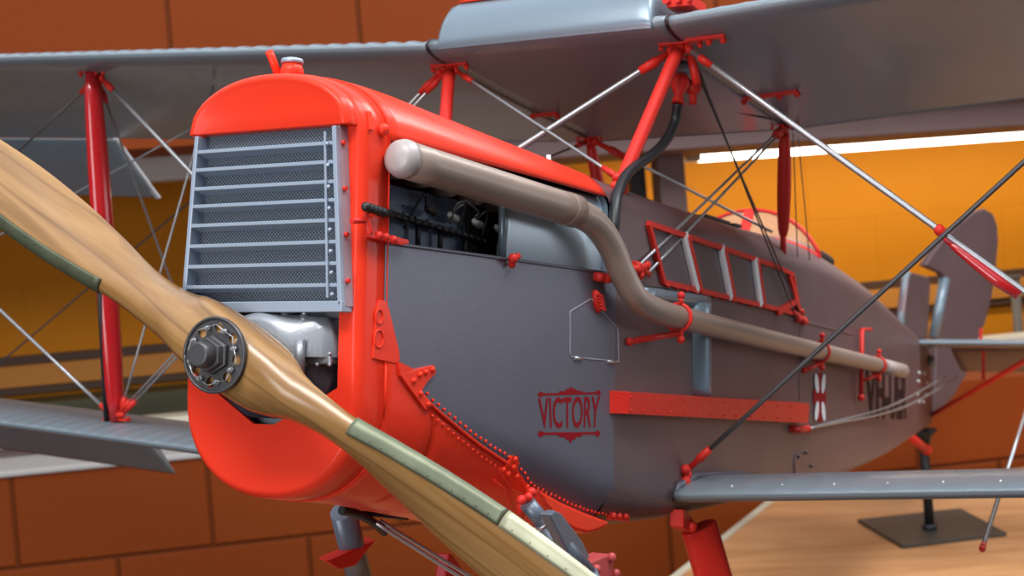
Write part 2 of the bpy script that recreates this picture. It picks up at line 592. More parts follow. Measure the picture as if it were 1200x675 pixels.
# ---- radiator with shutters
rad = None
zt_, zb_ = .548, .122
def rw(z):
    return .211 + (.239 - .211) * (zt_ - z) / (zt_ - zb_)
mb = MB()
for s in (-1, 1):
    mb.hexa([(-.045, s * rw(zb_), zb_), (0, s * rw(zb_), zb_), (0, s * (rw(zb_) - .012), zb_), (-.045, s * (rw(zb_) - .012), zb_),
             (-.045, s * rw(zt_), zt_), (0, s * rw(zt_), zt_), (0, s * (rw(zt_) - .012), zt_), (-.045, s * (rw(zt_) - .012), zt_)])
mb.box((-.045, -.240, .106), (0.0, .240, .132))
rad = mb.build('radiator', M['grey_frame'], plane, bevel=.002)
mb = MB()
mb.hexa([(-.006, -.236, .12), (.02, -.236, .12), (.02, .236, .12), (-.006, .236, .12), (-.006, -.209, .56), (.02, -.209, .56), (.02, .209, .56), (-.006, .209, .56)])
mb.build('radiator_core', M['core'], rad)
ys_l = [177, 198, 220, 240.5, 263, 287, 311, 335]
for i, yl in enumerate(ys_l):
    z = on_a('x', -.04, 232, yl + 1.5)[2]
    w = rw(z) - .008
    mb = MB()
    mb.hexa([(-.043, -w, z - .0045), (-.006, -w, z - .0125), (-.006, w, z - .0125), (-.043, w, z - .0045),
             (-.043, -w, z + .0045), (-.006, -w, z - .0065), (-.006, w, z - .0065), (-.043, w, z + .0045)])
    mb.build('shutter_slat', M['grey_frame'], rad, bevel=.001)
mb = MB()
mb.bar((-.047, -.183, .535), (-.047, -.201, .140), .006, .004, up=(1, 0, 0))
for i, yl in enumerate(ys_l):
    z = on_a('x', -.04, 400, 168 + (345 - 168) * i / 7)[2]
    mb.ball((-.047, -(rw(z) - .024), z), .0055, 8)
mb.build('shutter_link_rod', M['grey_frame'], rad)
for i in range(4):
    z = .51 - i * .11
    mb = MB()
    mb.disc((-.022, -rw(z), z), (0, -1, 0), .006, .010, 10)
    mb.build('shutter_pivot', M['red2'], rad)
mb = MB()
mb.hexa([(-.03, -.2405, .12), (0, -.243, .12), (0, -.23, .12), (-.03, -.23, .12), (-.03, -.2125, .55), (0, -.216, .55), (0, -.205, .55), (-.03, -.205, .55)])
mb.build('radiator_side_plate', mat('mauve grey plate', (.36, .24, .27), .4), rad)

# ---- crankcase nose
def half_drum(z_sign, rr):
    mb = MB()
    rows = []
    for x, r in rr:
        rows.append([(x, r * math.cos(PI * k / 24), z_sign * min(r * math.sin(PI * k / 24), .106 - .012 * abs(math.cos(PI * k / 24)) if z_sign > 0 else .150)) for k in range(25)])
    vr = mb.grid(rows)
    mb.face(vr[-1], True)
    return mb
crank = half_drum(1, ((.12, .198), (.010, .198), (-.004, .193), (-.020, .168), (-.045, .105), (-.055, .085))).build('crankcase_nose', M['casting'], plane)
half_drum(-1, ((.12, .186), (.030, .186), (.018, .180), (.004, .155), (-.025, .09), (-.050, .075))).build('sump', M['sump'], crank)
mb = MB()
mb.box((-.012, -.19, -.018), (.12, .19, .012))
mb.build('crankcase_flange', M['casting'], crank, bevel=.006)
mb = MB()
for y in (-.19, -.155, -.12, -.085):
    mb.ball((-.016, y, .008), .0055, 8)
    mb.ball((-.016, y, -.018), .0055, 8)
for (y, z) in ((-.115, .100), (-.06, .106)):
    mb.tube([(-.015, y, z - .03), (-.015, y, z)], .013, 8)
    mb.ball((-.015, y, z + .004), .009, 8)
mb.tube([(-.045, -.125, -.045), (-.045, -.125, .04)], .013, 10)
mb.build('crankcase_bolt', M['casting'], crank)
mb = MB()
mb.box((.05, -.235, -.19), (.06, .235, .128))
mb.build('engine_bearer_plate', M['casting'], crank)
mb = MB()
mb.tube([(-.05, 0, 0), (-.13, 0, 0)], .05, 24)
mb.build('propeller_shaft', M['hub'], crank)

# ---- propeller
PA = math.radians(30.0)
chordf = hermite([0, .12, .22, .34, .5, .65, .82, 1.0, 1.2, 1.33, 1.40], [.176, .165, .135, .128, .155, .178, .188, .178, .14, .09, .02])
thickf = hermite([0, .10, .20, .34, .5, .8, 1.1, 1.40], [.135, .13, .10, .060, .046, .034, .022, .006])
pitchf = hermite([0, .10, .22, .34, .5, .8, 1.1, 1.4], [0, 8, 38, 40, 31, 20, 14, 11])
blendf = hermite([0, .12, .34, 1.4], [0, .15, 1, 1])
PX = -.135
def prop_section(r, n=36):
    """Section outline at span station r (signed) in (tangential t, axial a): t towards the leading edge."""
    R_ = abs(r)
    c, th, be, bl = chordf(R_), thickf(R_), math.radians(pitchf(R_)), blendf(R_)
    out = []
    for k in range(n):
        a = 2 * PI * k / n
        e = 2.0 + 1.2 * (1 - bl)
        u = math.copysign(abs(math.cos(a)) ** (2 / e), math.cos(a)) * c / 2
        v = math.copysign(abs(math.sin(a)) ** (2 / e), math.sin(a)) * th / 2
        if bl > 0:                         # aerofoil: flat back, cambered front, thin trailing edge
            s = (u / c + .5)
            camber = th * (0.9 * math.sqrt(max(0, 1 - s)) * (s ** .8) * 2.0)
            va = (camber if v > 0 else 0.0) - th * .35
            v = v * (1 - bl) + va * bl
        t = u * math.cos(be) - v * math.sin(be) * 0
        # rotate: leading edge forward (-x)
        T = u * math.cos(be) - v * math.sin(be) * -1 * 1
        A = -(u * math.sin(be)) - v * math.cos(be)
        T = u * math.cos(be) - v * math.sin(be)
        out.append((T, A))
    return out
def prop_pt(r, T, A):
    # blade axis in the disc plane: +r is towards upper starboard; leading edge of that blade is its lower edge
    ay, az = math.cos(PA), math.sin(PA)
    sgn = 1 if r >= 0 else -1
    ty, tz = (math.sin(PA), -math.cos(PA))
    return (PX + A, ay * r + ty * T * sgn, az * r + tz * T * sgn)
mb = MB()
rs = [-1.40, -1.38, -1.33] + [-1.28 + .04 * i for i in range(65)] + [1.33, 1.38, 1.40]
rows = []
for r in rs:
    sec = prop_section(r)
    if r < 0:
        # mirror tangential so that the surface passes through the boss continuously
        n = len(sec)
        sec = [sec[(n // 2 - k) % n] for k in range(n)]
    rows.append([prop_pt(r, T, A) for T, A in sec])
mb.grid(rows, close_v=True, caps=True)
prop = mb.build('propeller', M['prop'], plane)
# metal sheathing along both leading edges
for sgn, r0, r1, mm in ((1, .42, 1.38, M['brass2']), (-1, .385, .80, M['brass']), (-1, .803, 1.38, M['brass_pale'])):
    mb = MB()
    rows = []
    for i in range(41):
        r = (r0 + (r1 - r0) * i / 40)
        n = 60
        sec = prop_section(r, n)
        wk = 6
        cx_ = sum(p[0] for p in sec) / n
        ca_ = sum(p[1] for p in sec) / n
        row = []
        for k in range(-wk - 2, wk + 3):
            T, A = sec[k % n]
            d = math.hypot(T - cx_, A - ca_) or 1
            g_ = .0035
            row.append(prop_pt(sgn * r, T + (T - cx_) / d * g_, A + (A - ca_) / d * g_))
        rows.append(row[:])
    mb.grid(rows)
    sh = mb.build('blade_sheath', mm, prop, solid=.003, offset=0)
    mb = MB()
    for i in range(22 if r1 - r0 > .7 else 12):
        r = r0 + .03 + (r1 - r0 - .06) * i / (21 if r1 - r0 > .7 else 11)
        sec = prop_section(r, 60)
        T, A = sec[6]
        T2, A2 = sec[5]
        p = prop_pt(sgn * r, T, A - .004)
        mb.ball(p, .0022, 6)
    mb.build('sheath_rivet', mm, sh)
# hub plate with lightening holes
HX = -.206
circ = lambda c, r, n=28: [(c[0] + r * math.cos(2 * PI * i / n), c[1] + r * math.sin(2 * PI * i / n)) for i in range(n)]
holes = [circ((.064 * math.cos(a), .064 * math.sin(a)), .0125, 16) for a in (2 * PI * (i + .2) / 8 for i in range(8))]
mb = MB()
add_vf(mb, plate2d(circ((0, 0), .089, 64), holes, .010, lambda u, v, w: (HX + .002 + w * .6, u, v)))
plate = mb.build('hub_plate', M['hub'], prop, bevel=.0015)
mb = MB()
mb.tube([(HX - .002, .086 * math.cos(t), .086 * math.sin(t)) for t in (2 * PI * i / 48 for i in range(49))], .004, 8)
mb.build('hub_rim', M['hub'], prop)
for i in range(8):
    a = 2 * PI * (i + .7) / 8
    mb = MB()
    mb.disc((HX - .003, .064 * math.cos(a), .064 * math.sin(a)), (-1, 0, 0), .0065, .008, 6)
    mb.disc((HX - .010, .064 * math.cos(a), .064 * math.sin(a)), (-1, 0, 0), .0045, .008, 8)
    mb.build('hub_bolt', M['steel'], prop)
mb = MB()
for i in range(8):
    a, b_ = 2 * PI * (i + .7) / 8, 2 * PI * (i + 1.7) / 8
    if i % 2 == 0 or True:
        mb.tube([(HX - .014, .066 * math.cos(a), .066 * math.sin(a)), (HX - .009, .071 * math.cos((a + b_) / 2), .071 * math.sin((a + b_) / 2)), (HX - .014, .066 * math.cos(b_), .066 * math.sin(b_))], .0011, 6)
mb.build('safety_wire', M['steel'], prop)
mb = MB()
mb.tube([(HX, 0, 0), (HX - .012, 0, 0), (HX - .013, 0, 0), (HX - .032, 0, 0)], lambda t: [.046, .046, .040, .040][round(t * 3)], 6)
mb.tube([(HX - .030, 0, 0), (HX - .060, 0, 0), (HX - .064, 0, 0)], lambda t: [.030, .030, .026][round(t * 2)], 28)
mb.build('hub_nut', M['hub'], prop, bevel=.002)

# ---- red top cowl
mb = MB()
rows = []
for i in range(25):
    u = i / 24
    row = []
    for j in range(33):
        a = PI * j / 32                     # 0 starboard edge .. PI port edge
        c = abs(math.cos(a))
        xe = 1.38 - .19 * c ** 1.5
        x = XC - .002 + (xe - XC) * u
        zlow = .532 - .012 * u ** 2
        w_, zs, zt = W(x), ZS(x), ZT(x)
        z = zlow + (zt - zlow) * math.sin(a) ** .9 if 0 < j < 32 else zlow
        y = half(x, z) * (1 if a < PI / 2 else -1)
        if j == 16: y, z = 0, zt
        k = 1.012
        row.append((x, y * k, z + .004 * math.sin(a)))
    rows.append(row)
mb.grid(rows)
topc = mb.build('top_cowl', M['red'], plane, solid=.008, offset=-1)
mb = MB()
c = side(449, 152, .006)
mb.ball(c, .016, 10)
c2 = side(437, 146, .004)
mb.bar(side(432, 131, .004), side(435, 152, .004), .012, .006)
mb.build('cowl_latch', M['red'], topc)
mb = MB()
p = on_a('y', -.12, 643, 186)
mb.tube([(p[0], -.12, p[2] - .04), (p[0], -.12, p[2] + .012)], .008, 8)
mb.build('deck_stud', M['white'], topc)

# ---- side panels (grey): upper edge, lower edge follow the photograph's line
edge_px = [(457, 402), (470, 430), (500, 470), (530, 496), (560, 520), (600, 548), (620, 575), (650, 590), (680, 603), (705, 611)]
edge = [side(a, b) for a, b in edge_px]
ZC = hermite([XC - .03] + [e[0] for e in edge] + [edge[-1][0] + .12], [.10] + [e[2] for e in edge] + [ZB(edge[-1][0] + .12)])
XE = edge[-1][0] + .10
XJ = 1.20                                       # station where the full fuselage shell begins
def zlow(x):
    return max(ZC(x), ZB(x) + .001)
for s, ztop in ((-1, .278), (1, .53)):
    mb = MB()
    rows = []
    for i in range(41):
        x = XC - .01 + (XJ + .04 - XC + .01) * i / 40
        lo = ZC(x)
        row = []
        for j in range(15):
            z = ztop + (lo - ztop) * j / 14
            row.append(skin(x, z, .001, s))
        rows.append(row)
    mb.grid(rows)
    pan = mb.build('side_panel', M['dope'], plane)
    if s < 0:
        port_panel = pan
mb = MB()
mb.tube([skin(XC + (1.17 - XC) * i / 30, .280, .001) for i in range(31)], .005, 8)
mb.build('panel_edge_bead', M['dope'], port_panel)

# ---- red lower cowl (chin)
mb = MB()
rows = []
for i in range(41):
    x = XC - .002 + (XE - XC) * i / 40
    lo = ZC(x)
    zl, zb, nb = ZL(x), ZB(x), NB(x)
    L = []
    for j in range(21):
        t = j / 20
        # from the edge at the port side round to the bottom centre
        if lo > zl:
            if t < .4:
                z = lo + (zl - lo) * t / .4
                y = half(x, z)
            else:
                a = PI / 2 * (t - .4) / .6
                z = zl + (zb - zl) * math.sin(a) ** (2 / nb)
                y = W(x) * max(0, math.cos(a)) ** (2 / nb)
        else:
            f0 = min(1, (zl - max(lo, zb + 1e-4)) / (zl - zb))
            a0 = math.asin(min(1, f0 ** (nb / 2)))
            a = a0 + (PI / 2 - a0) * t
            z = zl + (zb - zl) * math.sin(a) ** (2 / nb)
            y = W(x) * max(0, math.cos(a)) ** (2 / nb)
        L.append((y, z))
    L[-1] = (0, zb)
    rows.append([(x, -y * 1.008, z - .002) for y, z in L] + [(x, y * 1.008, z - .002) for y, z in reversed(L[:-1])])
mb.grid(rows)
chin = mb.build('lower_cowl', M['red'], plane, solid=.008, offset=-1)
# riveted flange along the seam
mb = MB()
fl = [skin(XC + .10 + (XE - .1 - XC) * i / 40, zlow(XC + .10 + (XE - .1 - XC) * i / 40) - .002, .006) for i in range(39)]
mb.tube(fl, .0045, 6)
flange = mb.build('seam_flange', M['red'], chin)
for s_ in range(2):
    mb = MB()
    for i in range(48):
        x = XC + .12 + (XE - XC - .18) * i / 47
        z = zlow(x) + (.016 if s_ == 0 else -.024) + random.uniform(-.002, .002)
        mb.ball(skin(x, max(z, ZB(x) + .003), .004), .0046, 8)
    mb.build('seam_rivet', M['red'], chin)
# spiked bracket plates on the seam
for poly, riv in (([(468, 424), (486, 433), (509, 428), (511, 437), (501, 447), (494, 458), (506, 476), (499, 480), (470, 440)], [(507, 433), (499, 436), (492, 439), (485, 446), (493, 461), (502, 474)]),
                  ([(586, 552), (594, 546), (601, 534), (608, 535), (607, 550), (612, 560), (625, 573), (628, 586), (617, 592), (600, 572)], [(604, 538), (602, 547), (590, 550), (596, 555), (606, 558), (618, 570), (625, 577)])):
    mb = MB()
    pts = [side(a, b, .010) for a, b in poly]
    vs = [mb.v(p) for p in pts]
    mb.face(vs, False)
    vb = [mb.v((p[0], p[1] + .012, p[2])) for p in pts]
    for i in range(len(vs)):
        mb.face([vs[i], vs[(i + 1) % len(vs)], vb[(i + 1) % len(vs)], vb[i]], False)
    for a, b in riv:
        mb.ball(side(a, b, .011), .0075, 8)
    mb.build('seam_bracket', M['red'], chin)
mb = MB()
mb.tube([side(a, b, .012) for a, b in ((579, 562), (592, 573), (598, 590), (600, 606))], .0022, 6)
mb.tube([side(a, b, .010) for a, b in ((452, 428), (452, 460), (449, 490))], .002, 6)
mb.build('panel_joint', M['red'], chin)

# ---- engine in its bay
mb = MB()
mb.hexa([(.12, -.215, -.2), (.62, -.225, -.2), (.62, .2, -.2), (.12, .2, -.2), (.12, -.215, .44), (.62, -.225, .44), (.62, .2, .44), (.12, .2, .44)])
eng = mb.build('engine_block', M['engine'], plane, bevel=.01)
def eng_pt(px, py, y=-.235):
    return on_a('y', y, px, py)
mb = MB()
for (a, b) in ((465, 212), (495, 222), (525, 233), (555, 243), (582, 252)):
    p = eng_pt(a, b, -.25)
    mb.tube([(p[0], -.2, p[2] + .022), (p[0], -.255, p[2] + .026), (p[0], -.305, p[2] + .055)], lambda t: .016 + .014 * t, 12)
mb.build('exhaust_stub', M['pipe'], eng)
mb = MB()
mb.tube([eng_pt(a, b, -.245) for a, b in ((440, 244), (475, 256), (520, 269), (570, 284))], .009, 8)
for i in range(16):
    t = i / 15
    mb.ball(eng_pt(448 + 120 * t, 248.5 + 34 * t, -.254), .0075, 6)
for (a, b) in ((490, 262), (516, 268), (545, 276)):
    p = eng_pt(a, b, -.24)
    mb.tube([p, (p[0], p[1], p[2] - .07)], .007, 6)
mb.build('ignition_conduit', M['black_metal'], eng)
plugs = [(495.6, 245.7), (523, 253.8), (551, 261), (577, 267.6)]
for i, (a, b) in enumerate(plugs):
    p = eng_pt(a, b, -.235)
    mb = MB()
    mb.tube([(p[0] + .045, -.245, p[2] - .004), (p[0] + .035, -.247, p[2] - .003), (p[0] - .01, -.256, p[2]), (p[0] - .03, -.262, p[2] + .002)], lambda t: [.008, .012, .011, .006][round(t * 3)], 10)
    pl = mb.build('spark_plug', M['porcelain'] if i else M['black_metal'], eng)
    mb = MB()
    q2 = eng_pt(a + (12 if i else -22), b + (22 if i != 1 else 24), -.245)
    mb.tube(catmull([(p[0] - .028, -.262, p[2] + .002), (p[0] + (.03 if i else -.06), -.272, p[2] + .03), tuple(q2)], 8), .0042, 6)
    mb.build('ignition_lead', M['black'], pl)
mb = MB()
for (a0, b0, a1, b1, a2, b2) in ((527, 262, 535, 240, 547, 236), (556, 256, 560, 248, 548, 238)):
    mb.tube(catmull([eng_pt(a0, b0, -.262), eng_pt(a1, b1, -.27), eng_pt(a2, b2, -.26)], 8), .004, 6)
mb.build('primer_pipe', M['wire_dark'], eng)
mb = MB()
for i in range(9):
    for j in range(3):
        mb.ball(eng_pt(473 + 14 * i, 240 + 4.6 * i + 9 * j, -.229), .0042, 6)
mb.build('engine_stud', M['engine'], eng)
# accessory magneto at the back of the engine
mb = MB()
for k in range(4):
    p = eng_pt(583 + 4 * k, 262 + 2 * k, -.24)
    mb.tube([p, (p[0], p[1], p[2] - .13)], .006, 6)
    mb.ball((p[0], p[1] - .01, p[2] - .05 - .02 * k), .011, 8)
mb.box((.58, -.235, .27), (.64, -.20, .42))
mb.build('magneto', M['hub'], eng)
# braided hose with clip at the front of the bay
mb = MB()
hp = [side(428, 242, .02), side(438, 246, .022), side(451, 249, .015), eng_pt(462, 252, -.25), eng_pt(474, 257, -.245)]
mb.tube(catmull(hp, 6), .010, 8)
for k in range(5):
    t = side(429 + 5 * k, 242.5 + 1.6 * k, .021)
    mb.ball(t, .0125, 8)
mb.build('braided_hose', M['black_metal'], eng)

# ---- bulkhead, oil tank in the open bay
mb = MB()
rows = []
for i in range(17):
    x = .625 + (XJ + .02 - .625) * i / 16
    rows.append([(x, -(half(x, .27 + .245 * j / 12) - .030 + .012 * math.sin(PI * j / 12)), .255 + .262 * j / 12) for j in range(13)])
mb.grid(rows)
tank = mb.build('oil_tank', M['oil_tank'], plane, solid=.01, offset=-1)
mb = MB()
vs = ring(XJ - .005, inset=.006)
vv = [mb.v(p) for p in vs]
mb.face(vv, False)
mb.build('firewall', M['tank'], plane)
mb = MB()
mb.tube([skin(.628 + .57 * i / 12, .425 + .0 * i, -.018) for i in range(13)], .005, 6)
mb.tube([(.63, -half(.63, .3) + .02, .26), (.63, -half(.63, .3) + .02, .5)], .012, 8)
mb.build('tank_seam', M['tank'], tank)

# ---- exhaust
ye = -.325
ex = [tuple(on_a('y', -.315, 472, 186)), tuple(on_a('y', -.345, 560, 213)), tuple(on_a('y', -.385, 640, 237)), tuple(on_a('y', -.405, 672, 247)),
      tuple(on_a('y', -.425, 697, 262)), tuple(on_a('y', -.44, 716, 289)), tuple(on_a('y', -.455, 730, 322)), tuple(on_a('y', -.475, 747, 350)), tuple(on_a('y', -.49, 775, 366)), tuple(on_a('y', -.495, 815, 377))]
mb = MB()
straight = [np.array(ex[0]) + (np.array(ex[3]) - np.array(ex[0])) * k / 8 for k in range(9)]
mb.tube(straight, .047, 28)
exh = mb.build('exhaust_manifold', M['pipe'], plane)
mb = MB()
e0 = np.array(ex[0])
dd = (np.array(ex[3]) - e0); dd /= np.linalg.norm(dd)
mb.tube([e0 + dd * .012, e0 - dd * .0, e0 - dd * .018, e0 - dd * .027, e0 - dd * .030], lambda t: [.0485, .0485, .043, .028, .0005][round(t * 4)], 28)
mb.build('manifold_end_cap', M['pipe_end'], exh)
mb = MB()
e3 = np.array(ex[3])
mb.tube([e3 - dd * .05, e3 - dd * .045, e3 + dd * .005], .049, 28)
mb.build('pipe_sleeve', M['pipe'], exh)
end = tuple(on_a('y', -.44, 1046, 432))
x_end = end[0]
mb = MB()
path = catmull(ex[3:], 8)
last = np.array(path[-1])
fw_ = np.array(on_a('y', -.495, 900, 398))
path += [last + (fw_ - last) * k / 6 for k in range(1, 7)]
e_b = np.array(end)
path += [fw_ + (e_b - fw_) * k / 6 for k in range(1, 7)]
mb.tube(path, lambda t: .043 - .004 * min(1, t * 2), 24, caps=False)
tail_pipe = mb.build('exhaust_tail_pipe', M['pipe'], exh, solid=.004, offset=-1)
mb = MB()
dv = e_b - fw_; dv /= np.linalg.norm(dv)
mb.tube([e_b - dv * .32, e_b + dv * .30], .0405, 24, caps=False)
mb.build('exhaust_tip', mat('pale taupe pipe', (.42, .33, .29), .45, .1), exh, solid=.004, offset=-1)
def on_pipe(px):
    best = min(path, key=lambda p: abs(proj_a(p)[0] - px))
    return np.array(best)
def proj_a(p):
    v = np.array(p) - CA
    z = v @ FA
    return 600 + FPX * (v @ RA) / z, 337.5 - FPX * (v @ UA) / z
for px in (795, 967, 1030):
    c = on_pipe(px)
    mb = MB()
    mb.tube([(c[0] + .0, c[1] + .044 * math.cos(t), c[2] + .044 * math.sin(t)) for t in (2 * PI * i / 24 for i in range(25))], .007, 8)
    for s in (1, -1):
        mb.tube([(c[0], c[1] - .01, c[2] + s * .04), (c[0], c[1] - .01, c[2] + s * .066)], .009, 8)
        mb.ball((c[0], c[1] - .01, c[2] + s * .072), .014, 8)
    p1 = np.array(skin(c[0] - (.22 if px == 795 else .12), c[2] - .085, .008))
    mb.tube([(c[0], c[1] - .005, c[2] - .052), p1], .010, 8)
    mb.ball(p1, .014, 8)
    mb.build('pipe_clamp', M['red2'], exh)

# ---- main fuselage shell
mb = MB()
xs = [XJ + (8.5 - XJ) * i / 70 for i in range(71)]
vr = mb.grid([ring(x) for x in xs], close_v=True)
mb.face(vr[-1], False)
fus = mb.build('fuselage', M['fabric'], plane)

# panel joint lines, stringer joints, door mouldings on the port side
mb = MB()
def side_line(pts, r=.003, off=.0, n=10):
    L = []
    for (a, b) in zip(pts[:-1], pts[1:]):
        for k in range(n):
            t = k / n
            L.append(side(a[0] + (b[0] - a[0]) * t, a[1] + (b[1] - a[1]) * t, off))
    L.append(side(*pts[-1], off))
    mb.tube(L, r, 6)
side_line([(937, 372), (936, 470)], .004)
side_line([(752, 334), (778, 336), (908, 368), (1000, 392)], .005)
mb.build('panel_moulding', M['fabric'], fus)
mb = MB()
side_line([(693, 350), (668, 365), (668, 418), (725, 424), (724, 386), (693, 350)], .0022, .0015)
hat = mb.build('hatch_outline', M['seam'], port_panel)
mb = MB()
for a, b in ((678, 420), (716, 424)):
    p = side(a, b, .004)
    mb.tube([(p[0] - .025, p[1] + .003, p[2]), (p[0] + .025, p[1] - .003, p[2])], .0055, 8)
mb.build('hatch_hinge', M['steel'], port_panel)
mb = MB()
a_, b_ = side(697, 340, .006), side(702, 366, .006)
mb.tube([a_ + (b_ - a_) * k / 6 for k in range(7)], lambda t: .006 + .011 * math.sin(PI * min(1, max(0, t))) ** .5, 12)
for k in range(5):
    c = a_ + (b_ - a_) * (.2 + .15 * k)
    mb.bar((c[0] - .014, c[1] - .015, c[2]), (c[0] + .014, c[1] - .017, c[2] - .006), .007, .007)
mb.build('louvre_vent', M['red2'], port_panel)
# red latches along the open edge
for poly in ([(433, 274), (452, 274), (478, 281), (480, 285), (472, 287), (434, 278)],):
    mb = MB()
    pts = [side(a, b, .022) for a, b in poly]
    vs = [mb.v(p) for p in pts]
    vb = [mb.v((p[0], p[1] + .016, p[2])) for p in pts]
    mb.face(vs, False); mb.face(list(reversed(vb)), False)
    for i in range(len(vs)):
        mb.face([vs[i], vs[(i + 1) % len(vs)], vb[(i + 1) % len(vs)], vb[i]], False)
    for a, b in ((452, 278), (461, 281), (444, 276)):
        mb.ball(side(a, b, .022), .011, 8)
    mb.tube(catmull([side(428, 250, .012), side(431, 262, .014), side(433, 275, .016)], 5), .008, 8)
    mb.tube([side(412, 259, .008), side(430, 258, .012)], .007, 8)
    mb.build('panel_catch', M['red2'], cowl)
mb = MB()
mb.tube(catmull([side(600, 312, .012), side(601, 304, .02), side(607, 300, .02)], 5), .010, 8)
mb.ball(side(601, 303, .022), .014, 8)
mb.build('panel_catch', M['red2'], port_panel)
mb = MB()
mb.tube([side(699, 324, .012), side(714, 327, .012)], .014, 10)
mb.ball(side(702, 325, .02), .014, 8); mb.ball(side(711, 326, .022), .016, 8)
mb.build('panel_catch', M['red2'], port_panel)

# ---- lettering
def decal(vs_fs, quad, m, name, parent, off=.002):
    uv, fs = vs_fs
    A_, B_, C_, D_ = [side(*q) for q in quad]            # bottom-left, bottom-right, top-right, top-left
    mb = MB()
    vv = []
    for u, v in uv:
        p = (1 - u) * (1 - v) * A_ + u * (1 - v) * B_ + u * v * C_ + (1 - u) * v * D_
        vv.append(mb.v(skin(p[0], p[2], off)))
    for f in fs:
        mb.face([vv[i] for i in f], False)
    return mb.build(name, m, parent)
decal(text2d('VICTORY', .012), [(632, 502), (701, 501), (703, 464), (630, 466)], M['lettering'], 'lettering', port_panel)
def ornament(quad):
    up = [(0, .22), (.04, .55), (.10, .34), (.30, .34), (.34, .52), (.40, .50), (.44, .72), (.48, .74), (.5, 1.0), (.52, .74), (.56, .72), (.60, .50), (.66, .52), (.70, .34), (.90, .34), (.96, .55), (1, .22)]
    dn = [(.96, 0), (.90, .14), (.62, .14), (.38, .14), (.10, .14), (.04, 0)]
    uv = np.array(up + dn)
    decal((uv, [tuple(range(len(uv)))]), quad, M['lettering'], 'scroll_ornament', port_panel, .002)
ornament([(629, 465.5), (704, 463.5), (704, 451), (629, 453)])
ornament([(629, 504.5), (703, 504), (703, 519.5), (629, 520)])
decal(text2d('VH-UER', .02), [(1014, 491), (1062, 492), (1062, 434), (1014, 428)], M['maroon'], 'registration_lettering', fus, .004)
# emblem: red panel with four pale petals
q = [(952, 494), (967, 495), (967, 437), (952, 436)]
lens = lambda c, a, b, sl: [(c[0] + a * math.cos(t) + sl * math.sin(t) * b, c[1] + b * math.sin(t)) for t in (2 * PI * i / 16 for i in range(16))]
decal((np.array([(.32, 0), (.68, 0), (.62, .25), (1, .38), (1, .62), (.62, .75), (.68, 1), (.32, 1), (.38, .75), (0, .62), (0, .38), (.38, .25)]), [tuple(range(12))]), q, M['lettering'], 'emblem', fus, .004)
for (cx_, cy_, sl) in ((.24, .22, .35), (.76, .22, -.35), (.24, .78, -.35), (.76, .78, .35)):
    decal((np.array(lens((cx_, cy_), .15, .2, sl)), [tuple(range(16))]), q, M['white'], 'emblem_petal', fus, .006)

# ---- red step rail with rivets
mb = MB()
rows = []
for i in range(33):
    t = i / 32
    a = side(714 + 221 * t, 459 + 13.5 * t)
    b = side(714 + 221 * t, 484 + 11.5 * t)
    o = .05 * min(1, (t / .03) ** .5 if t > 0 else 0)
    rows.append([skin(a[0], a[2] + .004, .0), skin(a[0], a[2], o), skin(b[0], b[2], o * .9), skin(b[0], b[2], .0)])
mb.grid(rows, smooth=False)
mb.face([mb.v(p) for p in rows[-1]], False)
step = mb.build('step_rail', M['red2'], fus)
mb = MB()
for i in range(14):
    t = (i + .5) / 14
    for f in (.2, .82):
        a = side(716 + 218 * t, 459 + 13.5 * t + (25 - 2 * t) * f, .05)
        mb.ball(a, .004, 6)
mb.build('rail_rivet', M['red2'], step)
# vertical half round moulding with top ledge
mb = MB()
a, b = side(819, 355), side(819, 464)
mb.tube([(a[0] + (b[0] - a[0]) * k / 8, -(half(a[0], 0)) + .03, a[2] + (b[2] - a[2]) * k / 8) for k in range(9)], .072, 20)
mb.build('door_pillar', M['tank'], fus)
mb = MB()
a, b = side(752, 345), side(828, 352)
mb.tube([(a[0] + (b[0] - a[0]) * k / 8, -(half(a[0] + (b[0] - a[0]) * k / 8, 0)) + .01, a[2] + (b[2] - a[2]) * k / 8) for k in range(9)], .028, 16)
mb.build('sill_rail', M['tank'], fus)

# ---- cabin windows
top_l, top_r, bot_r, bot_l = (760, 262), (906, 311), (910, 362), (778, 331)
def wpt(u, v, off):
    px = (1 - u) * (1 - v) * bot_l[0] + u * (1 - v) * bot_r[0] + u * v * top_r[0] + (1 - u) * v * top_l[0]
    py = (1 - u) * (1 - v) * bot_l[1] + u * (1 - v) * bot_r[1] + u * v * top_r[1] + (1 - u) * v * top_l[1]
    return side(px, py, off)
mb = MB()
outline = [wpt(0, k / 6, .008) for k in range(7)] + [wpt(k / 14, 1, .008) for k in range(1, 15)] + [side(929, 322, .008), side(937, 369, .008)] + [wpt(1 - k / 14, 0, .008) for k in range(0, 15)]
for a, b in zip(outline[:-1], outline[1:]):
    mb.bar(a, b, .018, .014, up=(0, 1, 0))
frame = mb.build('window_frame', M['red2'], fus)
us = [0, .30, .60, .865]
cuts = [(0.0, .292), (.315, .585), (.608, .85)]
for u0, u1 in cuts:
    mb = MB()
    mb.grid([[wpt(u0 + (u1 - u0) * i / 6, j / 4, .003) for j in range(5)] for i in range(7)])
    mb.build('window_pane', M['window'], fus)
mb = MB()
mb.grid([[side(884 + (910 - 884) * i / 4 if False else (895 + (930 - 895) * i / 4) * (1 - j / 4) + (893 + 33 * i / 4) * j / 4, (360 + 10 * i / 4) * (1 - j / 4) + (307 + 14 * i / 4) * j / 4, .003) for j in range(5)] for i in range(5)])
mb.build('window_pane', M['window'], fus)
